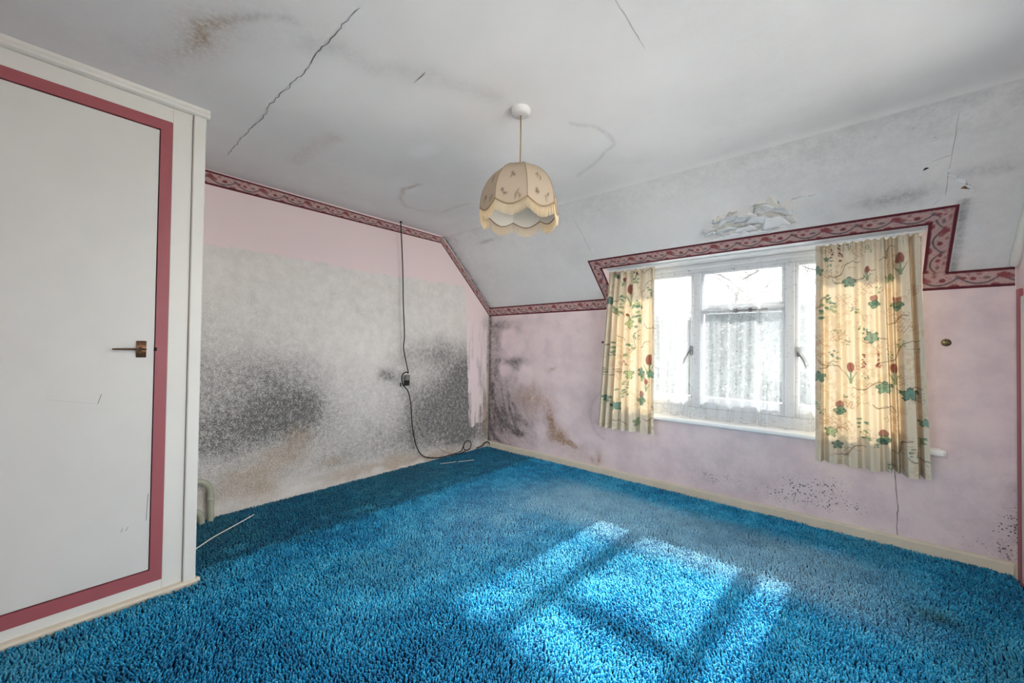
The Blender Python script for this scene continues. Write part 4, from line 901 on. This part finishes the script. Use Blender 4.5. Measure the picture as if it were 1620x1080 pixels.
# pipes in the alcove
def pipe(P, r_, name, lab, collar=None):
    e = empty(name); tag(e, lab, 'pipe', 'cut-off heating pipes')
    MB().tube(smoothcurve(P, 8), r_, 14).build('pipe', M_PIPE, e, True)
    for z in collar or []: MB().lathe([(r_, -.012), (r_+.004, -.010), (r_+.004, .010), (r_, .012)], z, 14).build('collar', M_PIPE, e, True)
pipe([(.050, -2.816, .283), (.050, -2.71, .284), (.050, -2.655, .272), (.050, -2.620, .235), (.050, -2.610, .185), (.050, -2.608, .10), (.050, -2.608, .0)], .0175, 'heating_pipe', 'taller grey-green pipe bending down into the carpet beside the cupboard', [(.050, -2.609, .155)])
pipe([(.062, -2.816, .118), (.062, -2.72, .112), (.062, -2.678, .090), (.062, -2.660, .05), (.062, -2.656, 0)], .0165, 'heating_pipe', 'shorter grey-green pipe bending into the carpet beside the cupboard')
o = MB().tube(smoothcurve([(.50, -2.80, .036), (.468, -2.753, .036), (.383, -2.656, .037), (.30, -2.536, .036), (.209, -2.409, .036)], 6), .0032, 6).build('white_cord', M_TWINE, None, True)
tag(o, 'taut white cord across the carpet beside the cupboard', 'cord')

# ------------------------------------------------------------------ shag carpet
def carpet():
    st = .0088; ya, yb = -3.46, -.012
    gx = np.arange(.012, XW-.008, st); gy = np.arange(ya, yb, st)
    X, Y = np.meshgrid(gx, gy, indexing='ij'); X = (X+rng.uniform(-.5, .5, X.shape)*st).ravel(); Y = (Y+rng.uniform(-.5, .5, Y.shape)*st).ravel()
    ok = ~((X < XC+.02) & (Y < YC+.012)) & (Y < -.022) & (X < XW-.02)
    X, Y = X[ok], Y[ok]; n = len(X)
    fa = vnoise(X, Y, 2.0, 101, 3)*9; lean = .25+.45*vnoise(X, Y, 7, 102, 2)
    ang = fa+rng.normal(0, 1.2, n); ln = lean*rng.uniform(.3, 1.3, n)
    clump = vnoise(X, Y, 24, 103, 2)
    h = .017+.012*clump+rng.uniform(-.004, .004, n); h *= np.where((X < .55) & (Y > -2.8), .82, 1)
    dx, dy = np.cos(ang)*ln, np.sin(ang)*ln
    r0 = rng.uniform(.0024, .0034, n); rot = rng.uniform(0, 6.28, n)
    V = np.zeros((n, 7, 3), np.float32)
    for k_ in range(3):
        a = rot+k_*2.094
        V[:, k_] = np.stack([X+r0*np.cos(a), Y+r0*np.sin(a), np.zeros(n)], 1)
        V[:, 3+k_] = np.stack([X+dx*h*.5+r0*1.25*np.cos(a+.5), Y+dy*h*.5+r0*1.25*np.sin(a+.5), h*.76], 1)
    V[:, 6] = np.stack([X+dx*h*.95+rng.normal(0, .0015, n), Y+dy*h*.95, h*(1-.18*ln)], 1)
    b = (np.arange(n)*7)[:, None]
    q = np.concatenate([b+np.array([[k_, (k_+1) % 3, 3+(k_+1) % 3, 3+k_]]) for k_ in range(3)]); t_ = np.concatenate([b+np.array([[3+k_, 3+(k_+1) % 3, 6]]) for k_ in range(3)])
    n1 = vnoise(X, Y, 1.6, 104, 4); n2 = vnoise(X, Y, 14, 105, 3)
    c0, c1, c2 = [np.array(srgb(*c)) for c in ((4, 112, 160), (20, 158, 206), (84, 194, 226))]
    w = np.clip(.45+(n1-.5)*1.3+(n2-.5)*.9+rng.normal(0, .27, n), 0, 1)[:, None]
    C = np.where(w < .5, c0*(1-2*w)+c1*2*w, c1*(2-2*w)+c2*(2*w-1))
    def lay(m_, col): nonlocal C; m_ = np.clip(m_, 0, 1)[:, None]; C = C*(1-m_)+np.array(col)*m_
    # dust-greyed band by the window, with window sheen painted into the yarn colour
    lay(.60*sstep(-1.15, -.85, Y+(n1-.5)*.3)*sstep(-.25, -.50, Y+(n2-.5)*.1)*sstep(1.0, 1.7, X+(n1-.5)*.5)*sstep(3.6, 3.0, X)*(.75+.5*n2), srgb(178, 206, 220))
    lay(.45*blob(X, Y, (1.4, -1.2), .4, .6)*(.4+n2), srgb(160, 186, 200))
    # soiled strip where furniture stood against the gable wall
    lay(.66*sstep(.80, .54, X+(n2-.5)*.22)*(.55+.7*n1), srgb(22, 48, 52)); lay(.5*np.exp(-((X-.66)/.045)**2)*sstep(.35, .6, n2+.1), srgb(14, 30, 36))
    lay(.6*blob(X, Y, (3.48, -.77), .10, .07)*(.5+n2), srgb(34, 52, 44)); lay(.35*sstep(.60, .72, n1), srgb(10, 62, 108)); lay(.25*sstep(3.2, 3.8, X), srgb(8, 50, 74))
    # paler yarn ends
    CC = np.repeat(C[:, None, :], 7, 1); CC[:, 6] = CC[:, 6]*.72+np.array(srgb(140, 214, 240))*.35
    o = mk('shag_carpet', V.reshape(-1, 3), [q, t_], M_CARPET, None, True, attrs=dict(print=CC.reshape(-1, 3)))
    tag(o, 'bright blue shag pile carpet covering the whole floor', 'carpet', kind='stuff')
carpet()

# ------------------------------------------------------------------ outside the window
lw = MB().add([(-90, -90, -2.92), (90, -90, -2.92), (90, 90, -2.92), (-90, 90, -2.92)], [(0, 1, 2, 3)]).build('paved_yard', M_LAWN)
tag(lw, 'grey paved yard around the house outside', 'yard', kind='structure')
lawn = MB().box((-7, .4, -2.92), (9, 8.2, -2.9)).build('bounce_gravel', M_GRASS)  # unseen bright ground added to bounce daylight up onto the ceiling
tag(lawn, 'added pale gravel outside below the window, unseen, bounces light up inside', 'ground', kind='structure')
def tree(x, y, hgt, seed, label):
    r = random.Random(seed); e = empty('bare_tree'); tag(e, label, 'tree', 'bare trees outside')
    tk = MB(); b = MB(); z0 = -2.9
    pts = [(x, y, z0), (x+r.uniform(-.1, .1), y, z0+hgt*.25), (x+r.uniform(-.25, .25), y, z0+hgt*.5), (x+r.uniform(-.3, .3), y, z0+hgt*.95)]
    tk.tube(smoothcurve(pts, 3), [max(.02, .15*(1-i/9.5)) for i in range(10)], 7); tk.build('trunk', M_BARK, e, True)
    def grow(p, d, l, rad, lev):
        q = p+d*l*.5+Vector((r.uniform(-.1, .1), r.uniform(-.1, .1), r.uniform(-.05, .1)))*l; e_ = p+d*l
        b.tube([p, q, e_], [rad, rad*.8, rad*.5], 4, False)
        if lev == 0: return
        for _ in range(4):
            t = r.uniform(.4, 1); nd = (d+Vector((r.uniform(-.9, .9), r.uniform(-.9, .9), r.uniform(-.3, .7)))).normalized(); grow(p+(e_-p)*t, nd, l*r.uniform(.45, .65), rad*.5, lev-1)
    for k_ in range(11):
        t = .3+.065*k_; a = k_*2.4+r.random(); grow(Vector((x, y, z0+hgt*t)), Vector((math.cos(a), math.sin(a), r.uniform(.3, .9))).normalized(), hgt*.26*(1.15-t*.6), .05, 3)
    b.build('branches', M_BARK, e, True)
tree(.2, 13, 7.0, 1, 'bare tree seen through the left of the net'); tree(2.6, 16, 8.0, 2, 'bare tree behind the middle of the window'); tree(-8.6, 15, 7.2, 3, 'bare tree at the far left, hidden behind the left curtain'); tree(-2.0, 23, 8.5, 4, 'farthest bare tree outside to the left')
def hedge():
    nu, nv = 260, 70; u, t = np.meshgrid(np.linspace(-11, 8, nu), np.linspace(0, 1, nv), indexing='ij')
    top = 4.5+1.2*vnoise(u, u*0, 1.6, 111, 4); Z = -2.9+np.minimum(t/.8, 1)*top; back = np.clip((t-.8)/.2, 0, 1)
    Y = 8.6+back*1.4+.22*(vnoise(u, Z, 3, 113, 4)-.5)*2; Z = Z+.12*(vnoise(u, Z, 5, 114, 3)-.5)
    body = mk('hedge', np.stack([u.ravel(), Y.ravel(), Z.ravel()], 1), grid_faces(nu, nv), M_HEDGE, smooth=True)
    n = 26000; X = rng.uniform(-10.9, 7.9, n); tp = 4.5+1.2*vnoise(X, X*0, 1.6, 111, 4); Z = -2.9+(tp+.06)*rng.random(n)**.7; Y = 8.45+rng.uniform(-.14, .2, n)
    s_ = rng.uniform(.03, .06, n); V = np.zeros((n, 4, 3)); a = rng.normal(size=(n, 3)); a /= np.linalg.norm(a, axis=1)[:, None]; b = rng.normal(size=(n, 3)); b -= (a*b).sum(1)[:, None]*a; b /= np.linalg.norm(b, axis=1)[:, None]
    P = np.stack([X, Y, Z], 1)
    for k_, (p, q) in enumerate(((1, 0), (0, .5), (-1, 0), (0, -.5))): V[:, k_] = P+(a*p+b*q)*s_[:, None]
    lv = mk('hedge_leaves', V.reshape(-1, 3), (np.arange(n)*4)[:, None]+np.arange(4)[None], M_HEDGE, body); lv['kind'] = 'stuff'
    tag(body, 'clipped hedge at the end of the garden outside', 'hedge')
hedge()
